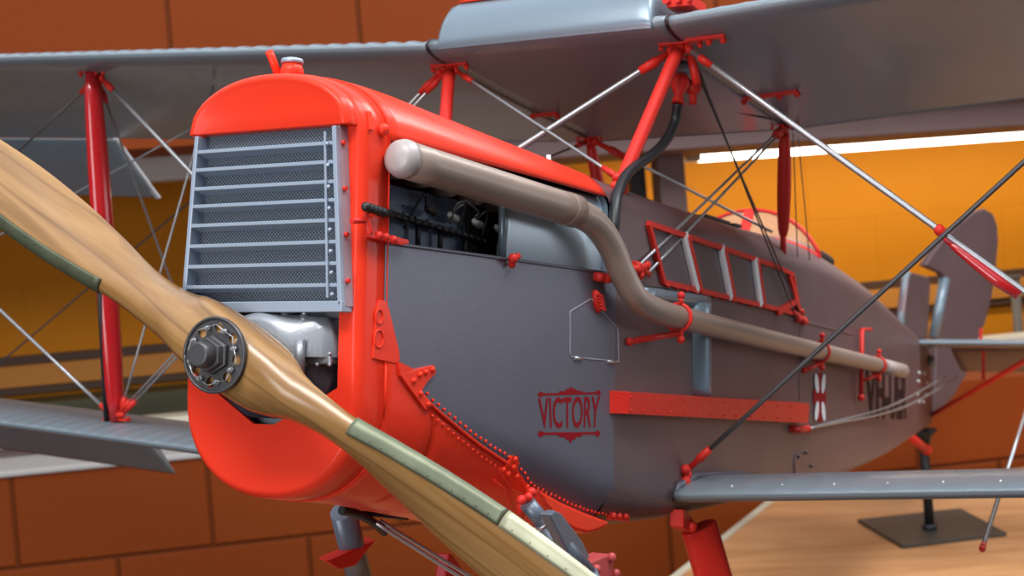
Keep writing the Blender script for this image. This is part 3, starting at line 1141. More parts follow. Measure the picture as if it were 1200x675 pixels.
for u in (.30, .595, .86):
    mb = MB()
    mb.bar(wpt(u, 0, .010), wpt(u - .012, 1, .010), .045, .012, up=(0, 1, 0))
    mb.build('window_pillar', M['white'], fus)
    mb = MB()
    mb.bar(wpt(u + .028, 0, .012), wpt(u + .014, 1, .012), .022, .014, up=(0, 1, 0))
    mb.build('pillar_trim', M['red2'], frame)
mb = MB()
mb.bar(side(911, 366, .012), side(934, 352, .012), .026, .014, up=(0, 1, 0))
mb.bar(side(925, 322, .010), side(937, 365, .010), .03, .012, up=(0, 1, 0))
mb.build('corner_brace', M['red2'], frame)
for k in range(12):
    mb = MB()
    mb.ball(wpt(.03 + k * .083, -.04, .012), .008, 6)
    mb.build('frame_screw', M['red2'], frame)

# ---- windscreen of the open cockpit, coaming
def ws(y, t):
    e = abs(y) / .36
    x = 3.80 + .10 * e
    zb = ZS(x) + (ZT(x) - ZS(x)) * max(0, 1 - (abs(y) / W(x)) ** 2.1) ** (1 / 2.1)
    h = .145 * max(0.0, 1 - e ** 2.2) ** .7
    return (x + .12 * t * (1 - e), y, zb + h * t)
ny = 25
mb = MB()
mb.grid([[ws(-.355 + .71 * i / (ny - 1), j / 6) for j in range(7)] for i in range(ny)])
wsn = mb.build('windscreen', M['windscreen'], plane)
mb = MB()
mb.tube([ws(-.355 + .71 * i / 40, 1) for i in range(41)], .010, 8)
mb.tube([ws(-.355 + .71 * i / 40, 0) for i in range(41)], .014, 8)
for y in (.0,):
    mb.bar(ws(y, 0), ws(y, 1), .05, .016, up=(1, 0, 0))
mb.build('windscreen_frame', M['red2'], wsn)
mb = MB()
zc_ = lambda x, y: ZS(x) + (ZT(x) - ZS(x)) * max(0, 1 - (abs(y) / W(x)) ** 2.1) ** (1 / 2.1)
rim = []
for i in range(41):
    t = 2 * PI * i / 40
    x, y = 4.45 + .40 * math.cos(t), .24 * math.sin(t)
    rim.append((x, y, zc_(x, y) + .01))
mb.tube(rim, .03, 10)
mb.build('cockpit_coaming', M['leather'], plane)
mb = MB()
cc = [mb.v((4.45 + .40 * math.cos(2 * PI * i / 40), .24 * math.sin(2 * PI * i / 40), zc_(4.45 + .40 * math.cos(2 * PI * i / 40), .24 * math.sin(2 * PI * i / 40)) + .004)) for i in range(40)]
mb.face(cc, False)
mb.build('cockpit_opening', M['black'], plane)
mb = MB()
for (a, b) in (((820, 258), (848, 266)), ((853, 268), (862, 270))):
    p, q = on_a('y', -.20, *a), on_a('y', -.20, *b)
    p = (p[0], -.20, zc_(p[0], .20)); q = (q[0], -.20, zc_(q[0], .20))
    mb.bar((p[0], p[1], p[2] + .004), (q[0], q[1], q[2] + .004), .06, .012)
mb.build('deck_patch', M['leather'], fus)

# ---- tail
mb = MB()
def fin_like(poly_px, y, th, name, m, parent=plane):
    P_ = [on_a('y', y, *q) for q in poly_px]
    mb = MB()
    a = [mb.v((p[0], y - th / 2, p[2])) for p in P_]
    b = [mb.v((p[0], y + th / 2, p[2])) for p in P_]
    mb.face(a, False); mb.face(list(reversed(b)), False)
    for i in range(len(a)):
        mb.face([a[i], a[(i + 1) % len(a)], b[(i + 1) % len(b)], b[i]], False)
    return mb.build(name, m, parent, bevel=th * .3)
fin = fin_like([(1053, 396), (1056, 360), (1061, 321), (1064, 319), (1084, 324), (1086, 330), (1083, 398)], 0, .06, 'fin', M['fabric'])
mb = MB()
a, b = on_a('y', 0, 1053, 396), on_a('y', 0, 1062, 320)
mb.tube([a, b], .030, 12)
mb.build('fin_leading_edge', M['wing'], fin)
# rudder, turned to port about its post
ph = on_a('y', 0, 1104, 350)
hx = ph[0]
dl = math.radians(24)
def rud(px, py):
    """Point on the turned rudder plane (through the post, swung to port) at a pixel."""
    n = np.array([math.sin(dl), math.cos(dl), 0])
    r = ray_a(px, py)
    t = (n @ (np.array([hx, 0, 0]) - CA)) / (n @ r)
    return CA + r * t
rp = [(1080, 311), (1085, 303), (1100, 283), (1120, 262), (1138, 249), (1150, 245), (1160, 251), (1165, 265), (1166, 285), (1163, 315), (1158, 350), (1150, 380), (1141, 402), (1128, 440), (1115, 462), (1098, 482), (1090, 484), (1092, 425), (1093, 399), (1096, 380), (1104, 326), (1100, 320)]
n_ = np.array([math.sin(dl), math.cos(dl), 0]) * .035
mb = MB()
a = [mb.v(rud(*q) - n_) for q in rp]
b = [mb.v(rud(*q) + n_) for q in rp]
mb.face(a, False); mb.face(list(reversed(b)), False)
for i in range(len(a)):
    mb.face([a[i], a[(i + 1) % len(a)], b[(i + 1) % len(b)], b[i]], False)
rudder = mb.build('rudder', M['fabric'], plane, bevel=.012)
mb = MB()
p0, p1 = rud(1094, 397), rud(1107, 327)
mb.tube([p0, p1], .055, 12, flat=.8)
mb.build('rudder_post', M['tank'], rudder)
# tailplane and elevators
def tail_half(s):
    mb = MB()
    rows = []
    for i in range(25):
        t = i / 24
        y = s * (.06 + 1.75 * t)
        c = .78 * (1 - .35 * max(0, (t - .8) / .2) ** 2)
        x0 = 7.55 + .10 * t ** 2
        z0 = .225
        L = []
        for k in range(20):
            a = 2 * PI * k / 20
            u = .5 - .5 * math.cos(a)
            L.append((x0 + c * u, y, z0 + .045 * math.sin(a) * (1 - u) ** .4 * (1 if math.sin(a) > 0 else .7)))
        rows.append(L)
    mb.grid(rows, close_v=True, caps=True)
    o = mb.build('tailplane', M['wing'], plane)
    mb = MB()
    rows = []
    for i in range(25):
        t = i / 24
        y = s * (.22 + 1.62 * t)
        c = .55 * (1 - .5 * max(0, (t - .75) / .25) ** 2)
        L = []
        for k in range(16):
            a = 2 * PI * k / 16
            u = .5 - .5 * math.cos(a)
            z = .028 * math.sin(a) * (1 - u) ** .6
            th = math.radians(20)
            X, Z = c * u, z
            L.append((8.36 + X * math.cos(th) + Z * math.sin(th), y, .222 - X * math.sin(th) + Z * math.cos(th)))
        rows.append(L)
    mb.grid(rows, close_v=True, caps=True)
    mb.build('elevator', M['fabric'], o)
    mb = MB()
    yh = s * .45
    mb.bar((8.3, yh, .22), (8.3, yh, .36), .03, .02)
    mb.bar((8.42, yh, .22), (8.42, yh, -.03), .03, .02)
    mb.build('control_horn', M['red2'], o)
    return o
tp = tail_half(-1)
tail_half(1)
for (a, b) in (((1091, 487), (1205, 423)), ((1093, 486), (1205, 431))):
    p = on_a('y', -.05, *a)
    q = np.array([8.0 if b[1] < 428 else 8.28, 0, .20])
    qq = on_a('z', .17, 1235 if b[1] < 428 else 1238, 404 if b[1] < 428 else 412)
    r_ = ray_a(*b)
    # strut end under the tailplane
    tgt = np.array((7.75, -.95, .185)) if b[1] < 428 else np.array((8.22, -.90, .19))
    mb = MB()
    mb.tube([p, tgt], .019, 10)
    mb.build('tailplane_strut', M['red2'], plane)
mb = MB()
a, b = on_a('y', -.14, 1062, 508), on_a('y', -.14, 1086, 527)
mb.tube([a, b], .03, 10)
mb.ball(b, .04, 10)
mb.build('tail_skid', M['red2'], plane)
mb = MB()
for (a, b) in ((1077, 437), (1083, 437), (1076, 447), (1086, 448), (1075, 462), (1085, 462), (1077, 471), (1082, 471)):
    mb = MB()
    mb.ball(side(a, b, .004), .014, 6)
    mb.build('tail_rivet', M['steel'], fus)
mb = MB()
p, q = side(1091, 417, .02), side(1091, 430, .02)
mb.tube([p, q], .028, 10)
mb.build('tail_lamp_cap', M['tank'], fus)

# ---- wings
def wing(name, prof, y0, y1, dz, sag, parent, m, pitch=.085, crest=None, tip=False, te_cut=None):
    n = max(2, int(abs(y1 - y0) / (pitch / 4)))
    rows = []
    xl = min(p[0] for p in prof)
    for i in range(n + 1):
        y = y0 + (y1 - y0) * i / n
        ph = (abs(y - y0) / pitch) % 1
        s_ = (math.sin(PI * ph)) ** .7 if 0 < ph < 1 else 0
        row = []
        for k, (x, z, top) in enumerate(prof):
            d = 0
            if top:
                d = sag * s_ * math.exp(-((x - xl) / .28) ** 2)
            row.append((x + d * .35 * (1 if top and x - xl < .12 else 0), y, z + dz * (abs(y) - abs(y0)) - d))
        rows.append(row)
    mb = MB()
    mb.grid(rows, close_v=True, caps=True)
    return mb.build(name, m, parent)
def dense(pts, n=4):
    L = catmull([(p[0], 0, p[1]) for p in pts], n)
    return [(q[0], q[2]) for q in L]
low_u = dense([(1.512, 1.138), (1.522, 1.121), (1.56, 1.108), (1.67, 1.096), (2.2, 1.062), (2.97, 1.028), (3.035, 1.022)])
top_u = dense([(3.035, 1.030), (2.8, 1.085), (2.4, 1.145), (2.0, 1.182), (1.75, 1.186), (1.62, 1.178), (1.545, 1.164), (1.518, 1.150), (1.512, 1.138)])[:-1]
prof_u = [(x, z, False) for x, z in low_u] + [(x, z, True) for x, z in top_u]
DZ = .06741
cs = wing('upper_centre_section', prof_u, -.45, .45, 0, 0, plane, M['wing'], .2)
ws_ = wing('upper_wing_panel', prof_u, .462, 4.6, DZ, .007, plane, M['wing'])
wp_ = wing('upper_wing_panel', prof_u, -.462, -3.6, DZ, .002, plane, M['wing'])
# joint bands
for s in (1, -1):
    mb = MB()
    L = [(x, s * .456, z) for x, z, t in prof_u]
    cen = (2.2, 1.1)
    rows = [[(cen[0] + (x - cen[0]) * k, y + o * s, cen[1] + (z - cen[1]) * (1 + (k - 1) * 8)) for x, y, z in L] for o, k in ((-.008, 1.0), (0, 1.006), (.008, 1.0))]
    mb.grid(rows, close_v=True)
    mb.build('wing_joint_strap', M['black_metal'], cs)
# drooped ailerons of both starboard panels
def aileron(x0, y0, y1, z0, c, ang, cut, parent, nm='aileron'):
    mb = MB()
    rows = []
    th = math.radians(ang)
    for i in range(31):
        t = i / 30
        L = []
        for k in range(16):
            a = 2 * PI * k / 16
            u = .5 - .5 * math.cos(a)
            y = y0 + (y1 - y0) * t - cut * u * (1 - t)
            z = .03 * math.sin(a) * (1 - u) ** .6
            X = c * u
            L.append((x0 + X * math.cos(th) + z * math.sin(th), y, z0 + DZ * (abs(y) - .45) - X * math.sin(th) + z * math.cos(th)))
        rows.append(L)
    mb.grid(rows, close_v=True, caps=True)
    o = mb.build(nm, M['wing'], parent)
    mb = MB()
    mb.bar((x0, y0 - .006, z0 + DZ * (abs(y0) - .45)), (x0 + c * math.cos(th), y0 - .006, z0 + DZ * (abs(y0) - .45) - c * math.sin(th)), .012, .030, up=(0, 1, 0))
    mb.build('aileron_end_rib', M['pale'], o)
    return o
hin = on_a('x', 3.04, 133, 146)
aileron(3.05, hin[1], 4.6, 1.02, .46, 38, .0, ws_)
aileron(3.05, -2.3, -3.6, 1.02, .46, 20, .0, wp_)

low_l = dense([(1.672, -.430), (1.682, -.447), (1.72, -.458), (1.85, -.462), (2.3, -.478), (2.9, -.506), (3.17, -.522)])
top_l = dense([(3.17, -.512), (2.9, -.462), (2.5, -.412), (2.1, -.388), (1.88, -.386), (1.77, -.396), (1.70, -.412), (1.677, -.422), (1.672, -.430)])[:-1]
prof_l = [(x, z, False) for x, z in low_l] + [(x, z, True) for x, z in top_l]
ls_ = wing('lower_wing_panel', prof_l, .43, 4.6, DZ, .008, plane, M['wing'])
lp_ = wing('lower_wing_panel', prof_l, -.438, -3.6, DZ, .003, plane, M['wing'], .12)
def aileron_low(s, y0, y1, ang, par):
    mb = MB()
    rows = []
    th = math.radians(ang)
    for i in range(31):
        t = i / 30
        L = []
        for k in range(16):
            a = 2 * PI * k / 16
            u = .5 - .5 * math.cos(a)
            y = y0 + (y1 - y0) * t
            z = .03 * math.sin(a) * (1 - u) ** .6
            X = .46 * u
            L.append((3.18 + X * math.cos(th) + z * math.sin(th), y, -.517 + DZ * (abs(y) - .43) - X * math.sin(th) + z * math.cos(th)))
        rows.append(L)
    mb.grid(rows, close_v=True, caps=True)
    mb.build('aileron', M['wing'], par)
aileron_low(1, on_a('x', 3.4, 190, 540)[1], 4.6, 42, ls_)
aileron_low(-1, -2.3, -3.6, 20, lp_)
# root fairing, screws and pale cap panel on the port lower wing
mb = MB()
mb.tube([(1.68 + .04 * math.cos(t) * 0, -.432, -.42)] * 2 if False else [(1.70, -.428, -.445), (1.72, -.436, -.40), (1.9, -.436, -.38), (2.4, -.436, -.40), (3.1, -.436, -.50)], .012, 8)
mb.build('root_fairing', M['dope'], lp_)
mb = MB()
for k in range(7):
    y = -.62 - .17 * k
    mb.ball((1.73, y, -.408 + DZ * (abs(y) - .43)), .006, 8)
mb.build('wing_screw', M['steel'], lp_)

# gravity tank on the centre section
mb = MB()
rows = []
tprof = [(1.508, 1.118), (1.503, 1.15), (1.52, 1.22), (1.55, 1.272), (1.60, 1.305), (1.75, 1.33), (2.1, 1.335), (2.4, 1.29), (2.6, 1.20), (2.62, 1.11)]
tp_ = dense(tprof, 5)
for y, k in ((-.405, .55), (-.40, .80), (-.385, .94), (-.35, 1.0), (0, 1.0), (.35, 1.0), (.39, .94), (.408, .80), (.412, .55)):
    rows.append([(2.0 + (x - 2.0) * (1 - .02 * (1 - k)), y, 1.115 + (z - 1.115) * k) for x, z in tp_])
vr = mb.grid(rows)
mb.face(vr[0], False); mb.face(list(reversed(vr[-1])), False)
gt = mb.build('gravity_tank', M['tank'], cs, bevel=.0)
mb = MB()
mb.grid([[(1.565 + .03 * i, y, 1.287 + .010 * i + .008) for i in range(5)] for y in (-.05, .05, .15, .25, .36)])
mb.build('tank_stripe', M['red'], gt, solid=.006)
mb = MB()
mb.box((1.58, -.52, 1.20), (1.72, -.43, 1.235))
for k in range(3):
    mb.disc((1.575, -.515 + .04 * k, 1.218), (-1, 0, 0), .012, .02, 8)
mb.build('tank_mount', M['red2'], gt)

# ---- struts and fittings
FC = {-1: np.array((1.666, -.449, 1.092)), 1: np.array((1.666, .449, 1.092))}
RC = {-1: np.array((2.95, -.449, 1.028)), 1: np.array((2.95, .449, 1.028))}
FB = {-1: np.array((1.41, -.335, .575)), 1: np.array((1.41, .335, .575))}
RB = {-1: np.array((3.1, -.40, .525)), 1: np.array((3.1, .40, .525))}
def fitting(c, mdir=(0, 1, 0), size=1.0, parent=plane, up=-1):
    c = np.array(c, float)
    mb = MB()
    d = np.array(mdir, float)
    mb.bar(c - d * .075 * size + (0, 0, .004), c + d * .075 * size + (0, 0, .004), .032 * size, .010)
    for k in (-.07, -.025, .025, .07):
        mb.ball(c + d * k * size + (0, 0, up * .010), .010 * size, 8)
    mb.tube([c, c + np.array((0, 0, up * .05 * size))], .017 * size, 10)
    return mb.build('strut_fitting', M['red2'], parent)
def strut(name, a, b, r, m, flat=1.0, taper=True, fd=(0, 1, 0)):
    a, b = np.array(a, float), np.array(b, float)
    mb = MB()
    pts = [a + (b - a) * k / 16 for k in range(17)]
    mb.tube(pts, (lambda t: r * (.55 + .45 * math.sin(PI * min(max(t, .0), 1)) ** .45)) if taper else r, 18, flat=flat, fdir=fd)
    return mb.build(name, m, plane)
for s in (-1, 1):
    u = (FC[s] - FB[s]) / np.linalg.norm(FC[s] - FB[s])
    st = strut('cabane_strut', FB[s] + u * .02, FC[s] - u * .03, .0235, M['red2'], 1.0, False)
    fitting(FC[s], (0, 1, 0), 1.0, st)
    mb = MB()
    for k in range(6):
        a = 2 * PI * k / 6
        mb.ball(FB[s] + np.array((.035 * math.cos(a), .0, .035 * math.sin(a))), .018, 8)
    mb.tube([FB[s] + (-.06, s * .0, -.05), FB[s] + (0, 0, .02), FB[s] + (.06, 0, -.06)], .018, 8)
    mb.build('strut_foot', M['red2'], st)
    u = (RC[s] - RB[s]) / np.linalg.norm(RC[s] - RB[s])
    st = strut('cabane_strut', RB[s] + u * .05, RC[s] - u * .03, .030, M['red2'], .9, True)
    fitting(RC[s], (0, 1, 0), .8, st)
    mb = MB()
    mb.tube([RB[s] - (0, 0, .04), RB[s] + u * .07], .014, 8)
    mb.build('strut_foot', M['red2'], st)
# spar fittings of the upper wing underside
def under(px, py):
    z = 1.07
    lx, lz = [p[0] for p in low_u], [p[1] for p in low_u]
    for _ in range(20):
        p = on_a('z', z, px, py)
        z = float(np.interp(p[0], lx, lz)) + DZ * max(0, abs(p[1]) - .46)
    return on_a('z', z, px, py)
for q_, ln, nb_ in (((903, 110), .105, 4), ((638, 133), .06, 2)):
    c = under(*q_)
    mb = MB()
    tilt = np.array((0, 1, -DZ if c[1] < -.46 else 0))
    mb.bar(c - tilt * ln + (0, 0, -.006), c + tilt * ln + (0, 0, -.006), .026, .014)
    for k in range(nb_):
        mb.ball(c + tilt * ln * (-1 + 2 * k / (nb_ - 1)) + (0, 0, -.016), .013, 8)
    mb.build('spar_fitting', M['red2'], cs)
mb = MB()
q = under(824, 43)
q = q + (0, 0, -.008)
mb.bar(q + (0, .06, 0), q - (0, .075, -.004), .020, .012)
mb.ball(q - (0, .07, .01), .013, 8); mb.ball(q - (0, .02, .012), .013, 8)
mb.build('spar_fitting', M['red2'], cs)
YS = 2.19
def interplane(s):
    zt = 1.10 + DZ * (YS - .45)
    zb = -.388 + DZ * (YS - .43)
    a = strut('interplane_strut', (1.69, s * YS, zb), (1.666, s * YS, zt), .052, M['darkred'], .62, True, (1, 0, 0))
    return zt, zb
for s in (1, -1):
    zt = 1.098 + DZ * (YS - .45)
    zb = -.386 + DZ * (YS - .43)
    a = strut('interplane_strut', (1.885, s * YS, zb), (1.666, s * YS, zt), .056, M['darkred'], .72, True, (1, 0, 0))
    fitting((1.885, s * YS, zb + .004), (0, 1, 0), .9, a, up=1)
    fitting((1.666, s * YS, zt), (0, 1, 0), .9, a)
    b = strut('interplane_strut', (3.0, s * YS, zb - .10), (2.9, s * YS, zt - .065), .05, M['darkred'], .62, True, (1, 0, 0))
mb = MB()
p0 = on_a('x', 1.86, 125, 499)
p1 = on_a('x', 1.74, 116, 330)
mb.tube([p0, p0 + (p1 - p0) * 1.35], .011, 8)
mb.build('pressure_tube', M['black'], plane)

# ---- bracing wires (each a rod or cable of its own, with forked ends)
def wire(a, b, r=.006, m='wire', ends=(.10, .10), er=.013, flat=1.0, name='bracing_wire'):
    a, b = np.array(a, float), np.array(b, float)
    mb = MB()
    mb.tube([a + (b - a) * k / 6 for k in range(7)], r, 8, flat=flat)
    o = mb.build(name, M[m], plane)
    u = (b - a) / np.linalg.norm(b - a)
    for e, p, d in ((ends[0], a, u), (ends[1], b, -u)):
        if e:
            mb = MB()
            mb.tube([p, p + d * e * .45, p + d * e * .5, p + d * e], lambda t: [er * .7, er * .8, er * 1.15, er * .9][round(t * 3)], 8)
            mb.ball(p, er * 1.2, 8)
            mb.build('wire_end', M['red2'], o)
    return o
zs_b = -.386 + DZ * (YS - .43)
zs_t = 1.098 + DZ * (YS - .45)
land = wire(FC[-1] + (0, -.03, -.02), (1.89, -YS, zs_b), .0105, 'wire', (.10, .1), .013)
LRp = side(806, 550, .01)
fly = wire(LRp, (1.666, -YS, zs_t), .0085, 'wire_dark', (.11, .1), .014)
# spreader where the two wires cross
a_, b_ = FC[-1] + (0, -.03, -.02), np.array((1.89, -YS, zs_b))
def at_px(a, b, px):
    lo, hi = 0.0, 1.0
    for _ in range(40):
        m_ = (lo + hi) / 2
        if proj_a(a + (b - a) * m_)[0] < px: lo = m_
        else: hi = m_
    return a + (b - a) * lo
c0 = at_px(a_, b_, 1101)
c1 = at_px(a_, b_, 1194)
mb = MB()
mb.ball(c0, .019, 10)
mb.tube([c0 - (c1 - c0) * .03, c0 + (c1 - c0) * .07], .016, 8)
mb.build('wire_clip', M['red2'], land)
mb = MB()
o_ = np.array((0, 0, -.014))
mb.tube([c0 + o_, c0 + (c1 - c0) * .25 + o_ * 1.5, c0 + (c1 - c0) * .7 + o_ * 2.0, c1 + o_ * 1.8], lambda t: [.006, .013, .020, .016][round(t * 3)], 10)
mb.build('wire_fairing', M['darkred'], land)
# front cabane cross rods
wire(FC[-1] + (0, .03, -.02), FB[1] + (0, -.02, 0), .011, 'wire', (.13, .1), .017)
wire(FC[1] + (0, -.03, -.02), FB[-1] + (-.02, -.02, .02), .0055, 'wire', (.10, .10), .011)
# cabane to fuselage pairs
ib = side(753, 317, .015)
for d in (-.026, .026):
    wire(RC[-1] + (-.03 + d * .6, -.0, -.02), ib + np.array((d, 0, -d * .6)), .005, 'wire', (.12, .0), .014)
rc_ = side(937, 373, .015)
for d in (-.020, .020):
    wire(FC[-1] + (.05 + d * .5, -.03 + d * .4, -.05), rc_ + np.array((d * 2.6, 0, 0)), .0036, 'wire_dark', (.0, .0))
mb = MB()
q = FC[-1] + (.04, -.02, -.03)
mb.tube([q, q + (.01, -.012, -.05), q + (.02, -.02, -.10)], .016, 8)
mb.build('wire_anchor', M['red2'], cs)
wire(RC[1] + (0, -.03, -.02), RB[-1] + (-.06, .03, .06), .006, 'wire', (.16, .0), .016)
wire(RC[1] + (0, .02, -.02), FB[1] + (.05, 0, 0), .005, 'wire_dark', (.12, 0), .012)
for (a, b, y) in (((805, 120), (905, 140), -.44),):
    wire(on_a('z', 1.06, *a), on_a('z', 1.03, *b), .003, 'wire_dark', (0, 0))
for px in (921, 928):
    wire(RC[-1] + (.05 + (px - 921) * .012, -.02, -.03), skin(3.3 + (px - 921) * .03, .50, .0), .0025, 'wire_dark', (0, 0))
# starboard cellule
ts, bs = np.array((1.70, YS, zs_t - .02)), np.array((1.87, YS, zs_b + .03))
def to_px(a, px, py, y):
    return a, on_a('y', y, px, py)
wire(ts + (0, -.02, 0), (1.85, .44, -.38), .010, 'wire', (.09, .08), .014)
wire(ts + (0, -.01, -.02), on_a('z', -.30, 259, 492), .005, 'wire', (.10, 0), .012)
wire(bs + (0, -.03, 0), on_a('z', 1.15, 250, 100), .005, 'wire', (.08, 0), .012)
for d in (-.014, .014):
    wire(bs + (0, -.03 + d, 0), FC[1] + (0, .03 + d, -.02), .005, 'wire', (.10, .11), .012)
YO = 4.4
ot, ob_ = np.array((1.69, YO, 1.098 + DZ * (YO - .45))), np.array((1.87, YO, -.386 + DZ * (YO - .43)))
strut('interplane_strut', ob_, ot, .054, M['darkred'], .72, True, (1, 0, 0))
wire(ts + (0, .02, -.01), ob_ + (0, -.02, .03), .005, 'wire_dark', (.09, .09), .012)
wire(bs + (0, .02, 0), ot + (0, -.02, -.03), .008, 'wire', (.07, .09), .012)
wire((2.9, YS, zs_t - .08), (3.05, YO, -.20), .005, 'wire_dark', (.09, 0))
wire(on_a('z', 1.12, 258, 132), ob_ + (.02, -.01, .12), .0045, 'wire', (0, 0))
# port outer cable passing the lower wing
wire(on_a('y', -1.2, 1250, 330), on_a('y', -1.2, 1177, 562), .0085, 'wire', (0, 0), name='aileron_cable')
wire(on_a('y', -1.2, 1177, 562), on_a('y', -1.2, 1151, 643), .010, 'wire_dark', (0, .04), .012, name='aileron_cable')
# control cables along the rear fuselage
ca = side(945, 503, .02)
for (b, off) in (((1108, 441), .0), ((1122, 442), .02)):
    e = on_a('y', -.24, *b)
    mid = (ca + e) / 2 + np.array((0, 0, -.05 - off))
    mb = MB()
    mb.tube(catmull([ca, mid, e], 12), .006, 6)
    mb.build('control_cable', M['wire'], plane)
mb = MB()
a = side(928, 503, .012); b = side(946, 503, .014)
mb.tube([a, b], .016, 8); mb.ball(b, .02, 8)
mb.build('cable_guide', M['red2'], fus)
for pts in ([(1010, 386), (1009, 466)], ):
    mb = MB()
    p, q = side(*pts[0], .03), side(*pts[1], .03)
    mb.tube([p, q], .012, 8)
    mb.tube([p, side(1021, 386, .03)], .008, 8)
    mb.ball(q, .02, 8)
    mb.build('control_lever', M['red2'], fus)
mb = MB()
p = side(930, 560, .003); 
L = [side(a, b, .004) for a, b in ((932, 556), (931, 545), (933, 534), (939, 530), (946, 529))]
mb.tube(catmull(L, 5), .003, 6)
for a, b in ((936, 535), (945, 530), (951, 546), (933, 556)):
    mb.ball(side(a, b, .005), .009, 8)
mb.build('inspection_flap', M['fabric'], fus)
# small fittings on the fuselage side
for (a, b) in ((752, 315), (937, 371)):
    mb = MB()
    for k in range(6):
        mb.ball(side(a + random.uniform(-7, 6), b + random.uniform(-6, 9), .012), .017, 8)
    mb.tube([side(a - 9, b - 6, .01), side(a + 8, b + 7, .012)], .012, 8)
    mb.build('cable_anchor', M['red2'], fus)
mb = MB()
for k in range(3):
    mb.ball(side(718 + 7 * k, 604.5 + .4 * k, .010), .013, 8)
mb.bar(side(713, 604, .004), side(736, 606, .004), .03, .012, up=(0, 1, 0))
mb.build('bolt_plate', M['red2'], fus)
mb = MB()
c = LRp
for k in range(5):
    mb.ball(c + np.array((random.uniform(-.03, .03), 0, random.uniform(-.05, .03))), .018, 8)
mb.build('cable_anchor', M['red2'], lp_)

# ---- fuel cock and hose under the centre section
cx0 = on_a('y', -.42, 797, 100)
cx1 = on_a('y', -.42, 794, 122)
mb = MB()
mb.tube([cx0 + (0, 0, .05), cx0 + (0, 0, .02), cx0, (cx0 + cx1) / 2, cx1], lambda t: [.016, .034, .036, .016, .022][round(t * 4)], 12)
mb.ball(cx0 + (.05, -.03, .0), .03, 10)
mb.tube([cx0 + (.05, -.03, .0), cx0 + (.05, -.03, -.06)], .014, 8)
mb.tube([cx0, cx0 + (.05, -.03, .0)], .018, 8)
fc = mb.build('fuel_cock', M['red2'], cs)
mb = MB()
mb.ball(cx0 + (.0, .0, .06), .045, 12, (1, 1, .6))
mb.build('cock_flange', M['tank'], cs)
hose = [tuple(cx1), tuple(on_a('y', -.41, 791, 142)), tuple(on_a('y', -.40, 780, 165)), tuple(on_a('y', -.39, 762, 183)), tuple(on_a('y', -.38, 742, 197)), tuple(on_a('y', -.385, 730, 212)), tuple(on_a('y', -.41, 722, 236)), tuple(on_a('y', -.42, 720, 262)), tuple(on_a('y', -.41, 716, 285))]
mb = MB()
mb.tube(catmull(hose, 8), .0175, 12)
mb.build('fuel_hose', M['black'], plane)

# ---- undercarriage
def leg(pts, r, m, name='undercarriage_leg', flat=.6, fd=(1, 0, 0)):
    mb = MB()
    P_ = [np.array(p, float) for p in pts]
    mb.tube(P_, r, 16, flat=flat, fdir=fd)
    return mb.build(name, m, plane)
# table height decides where the wheels stand
tail_p = np.array((8.40, 0, -.415))
tail_w = to_room(tail_p)
def proj_w(p):
    v = np.array(p) - CW
    z = v @ FW
    return 600 + FPX * (v @ RW) / z, 337.5 - FPX * (v @ UW) / z
zlo, zhi = tail_w[2] - 2, tail_w[2]
for _ in range(50):
    zm = (zlo + zhi) / 2
    if proj_w((tail_w[0], tail_w[1], zm))[1] > 624: zlo = zm
    else: zhi = zm
ZTAB = zm
WR = .36
axle = {}
for s in (-1, 1):
    zz = -1.0
    for _ in range(60):
        c = to_room((1.35, s * .80, zz))
        zz -= (c[2] - (ZTAB + WR * S * 1.0)) / S * .8
    axle[s] = np.array((1.35, s * .80, zz))
for s in (-1, 1):
    mb = MB()
    c = axle[s]
    mb.tube([(c[0] + (WR - .045) * math.cos(t), c[1], c[2] + (WR - .045) * math.sin(t)) for t in (2 * PI * i / 48 for i in range(49))], .045, 12)
    wh = mb.build('wheel', M['tyre'], plane)
    mb = MB()
    for q in (1, -1):
        mb.tube([(c[0], c[1], c[2]), (c[0], c[1] + q * .04, c[2]), (c[0], c[1] + q * .06, c[2])], lambda t: [WR - .05, WR - .08, .05][round(t * 2)], 40)
    mb.build('wheel_disc', M['red2'], wh)
mb = MB()
mb.tube([axle[-1], axle[1]], .03, 12)
mb.build('axle', M['casting'], plane)
fin_like([(622, 572), (650, 588), (680, 601), (707, 611), (702, 617), (692, 622), (680, 625), (664, 621), (645, 608), (630, 592)], -.375, .05, 'cowl_lip', M['red'], chin)
# port radius rod with grey fairing flap
pr0, pr1 = on_a('y', -.40, 618, 590), on_a('y', -.50, 683, 668)
dv_ = pr1 - pr0
leg([pr0, pr0 + dv_ * .30], .023, M['slate'], 'radius_rod', 1.0)
r2 = leg([pr0 + dv_ * .26, pr0 + dv_ * .30, axle[-1] + (0, .1, 0)] if False else [pr0 + dv_ * .27, pr1 + dv_ * .05], .030, M['slate'], 'oleo_leg', 1.0)
mb = MB()
fl_px = [(643, 603), (651, 598), (659, 602), (683, 634), (692, 652), (690, 664), (676, 668)]
pts = [on_a('y', -.49, *q) for q in fl_px]
a = [mb.v(p) for p in pts]; b = [mb.v((p[0], p[1] + .03, p[2])) for p in pts]
mb.face(a, False); mb.face(list(reversed(b)), False)
for i in range(len(a)):
    mb.face([a[i], a[(i + 1) % len(a)], b[(i + 1) % len(b)], b[i]], False)
mb.build('leg_fairing', M['slate'], r2, bevel=.006)
mb = MB()
mb.tube([pr0 + dv_ * .255, pr0 + dv_ * .285], .033, 16)
mb.build('leg_collar', M['steel'], r2)
mb = MB()
for (a, b) in ((619, 583), (611, 586), (623, 577)):
    mb.ball(on_a('y', -.40, a, b), .014, 10)
mb.tube([on_a('y', -.36, 612, 588), on_a('y', -.33, 609, 608)], .012, 8)
mb.build('leg_hinge', M['red2'], chin)
mb = MB()
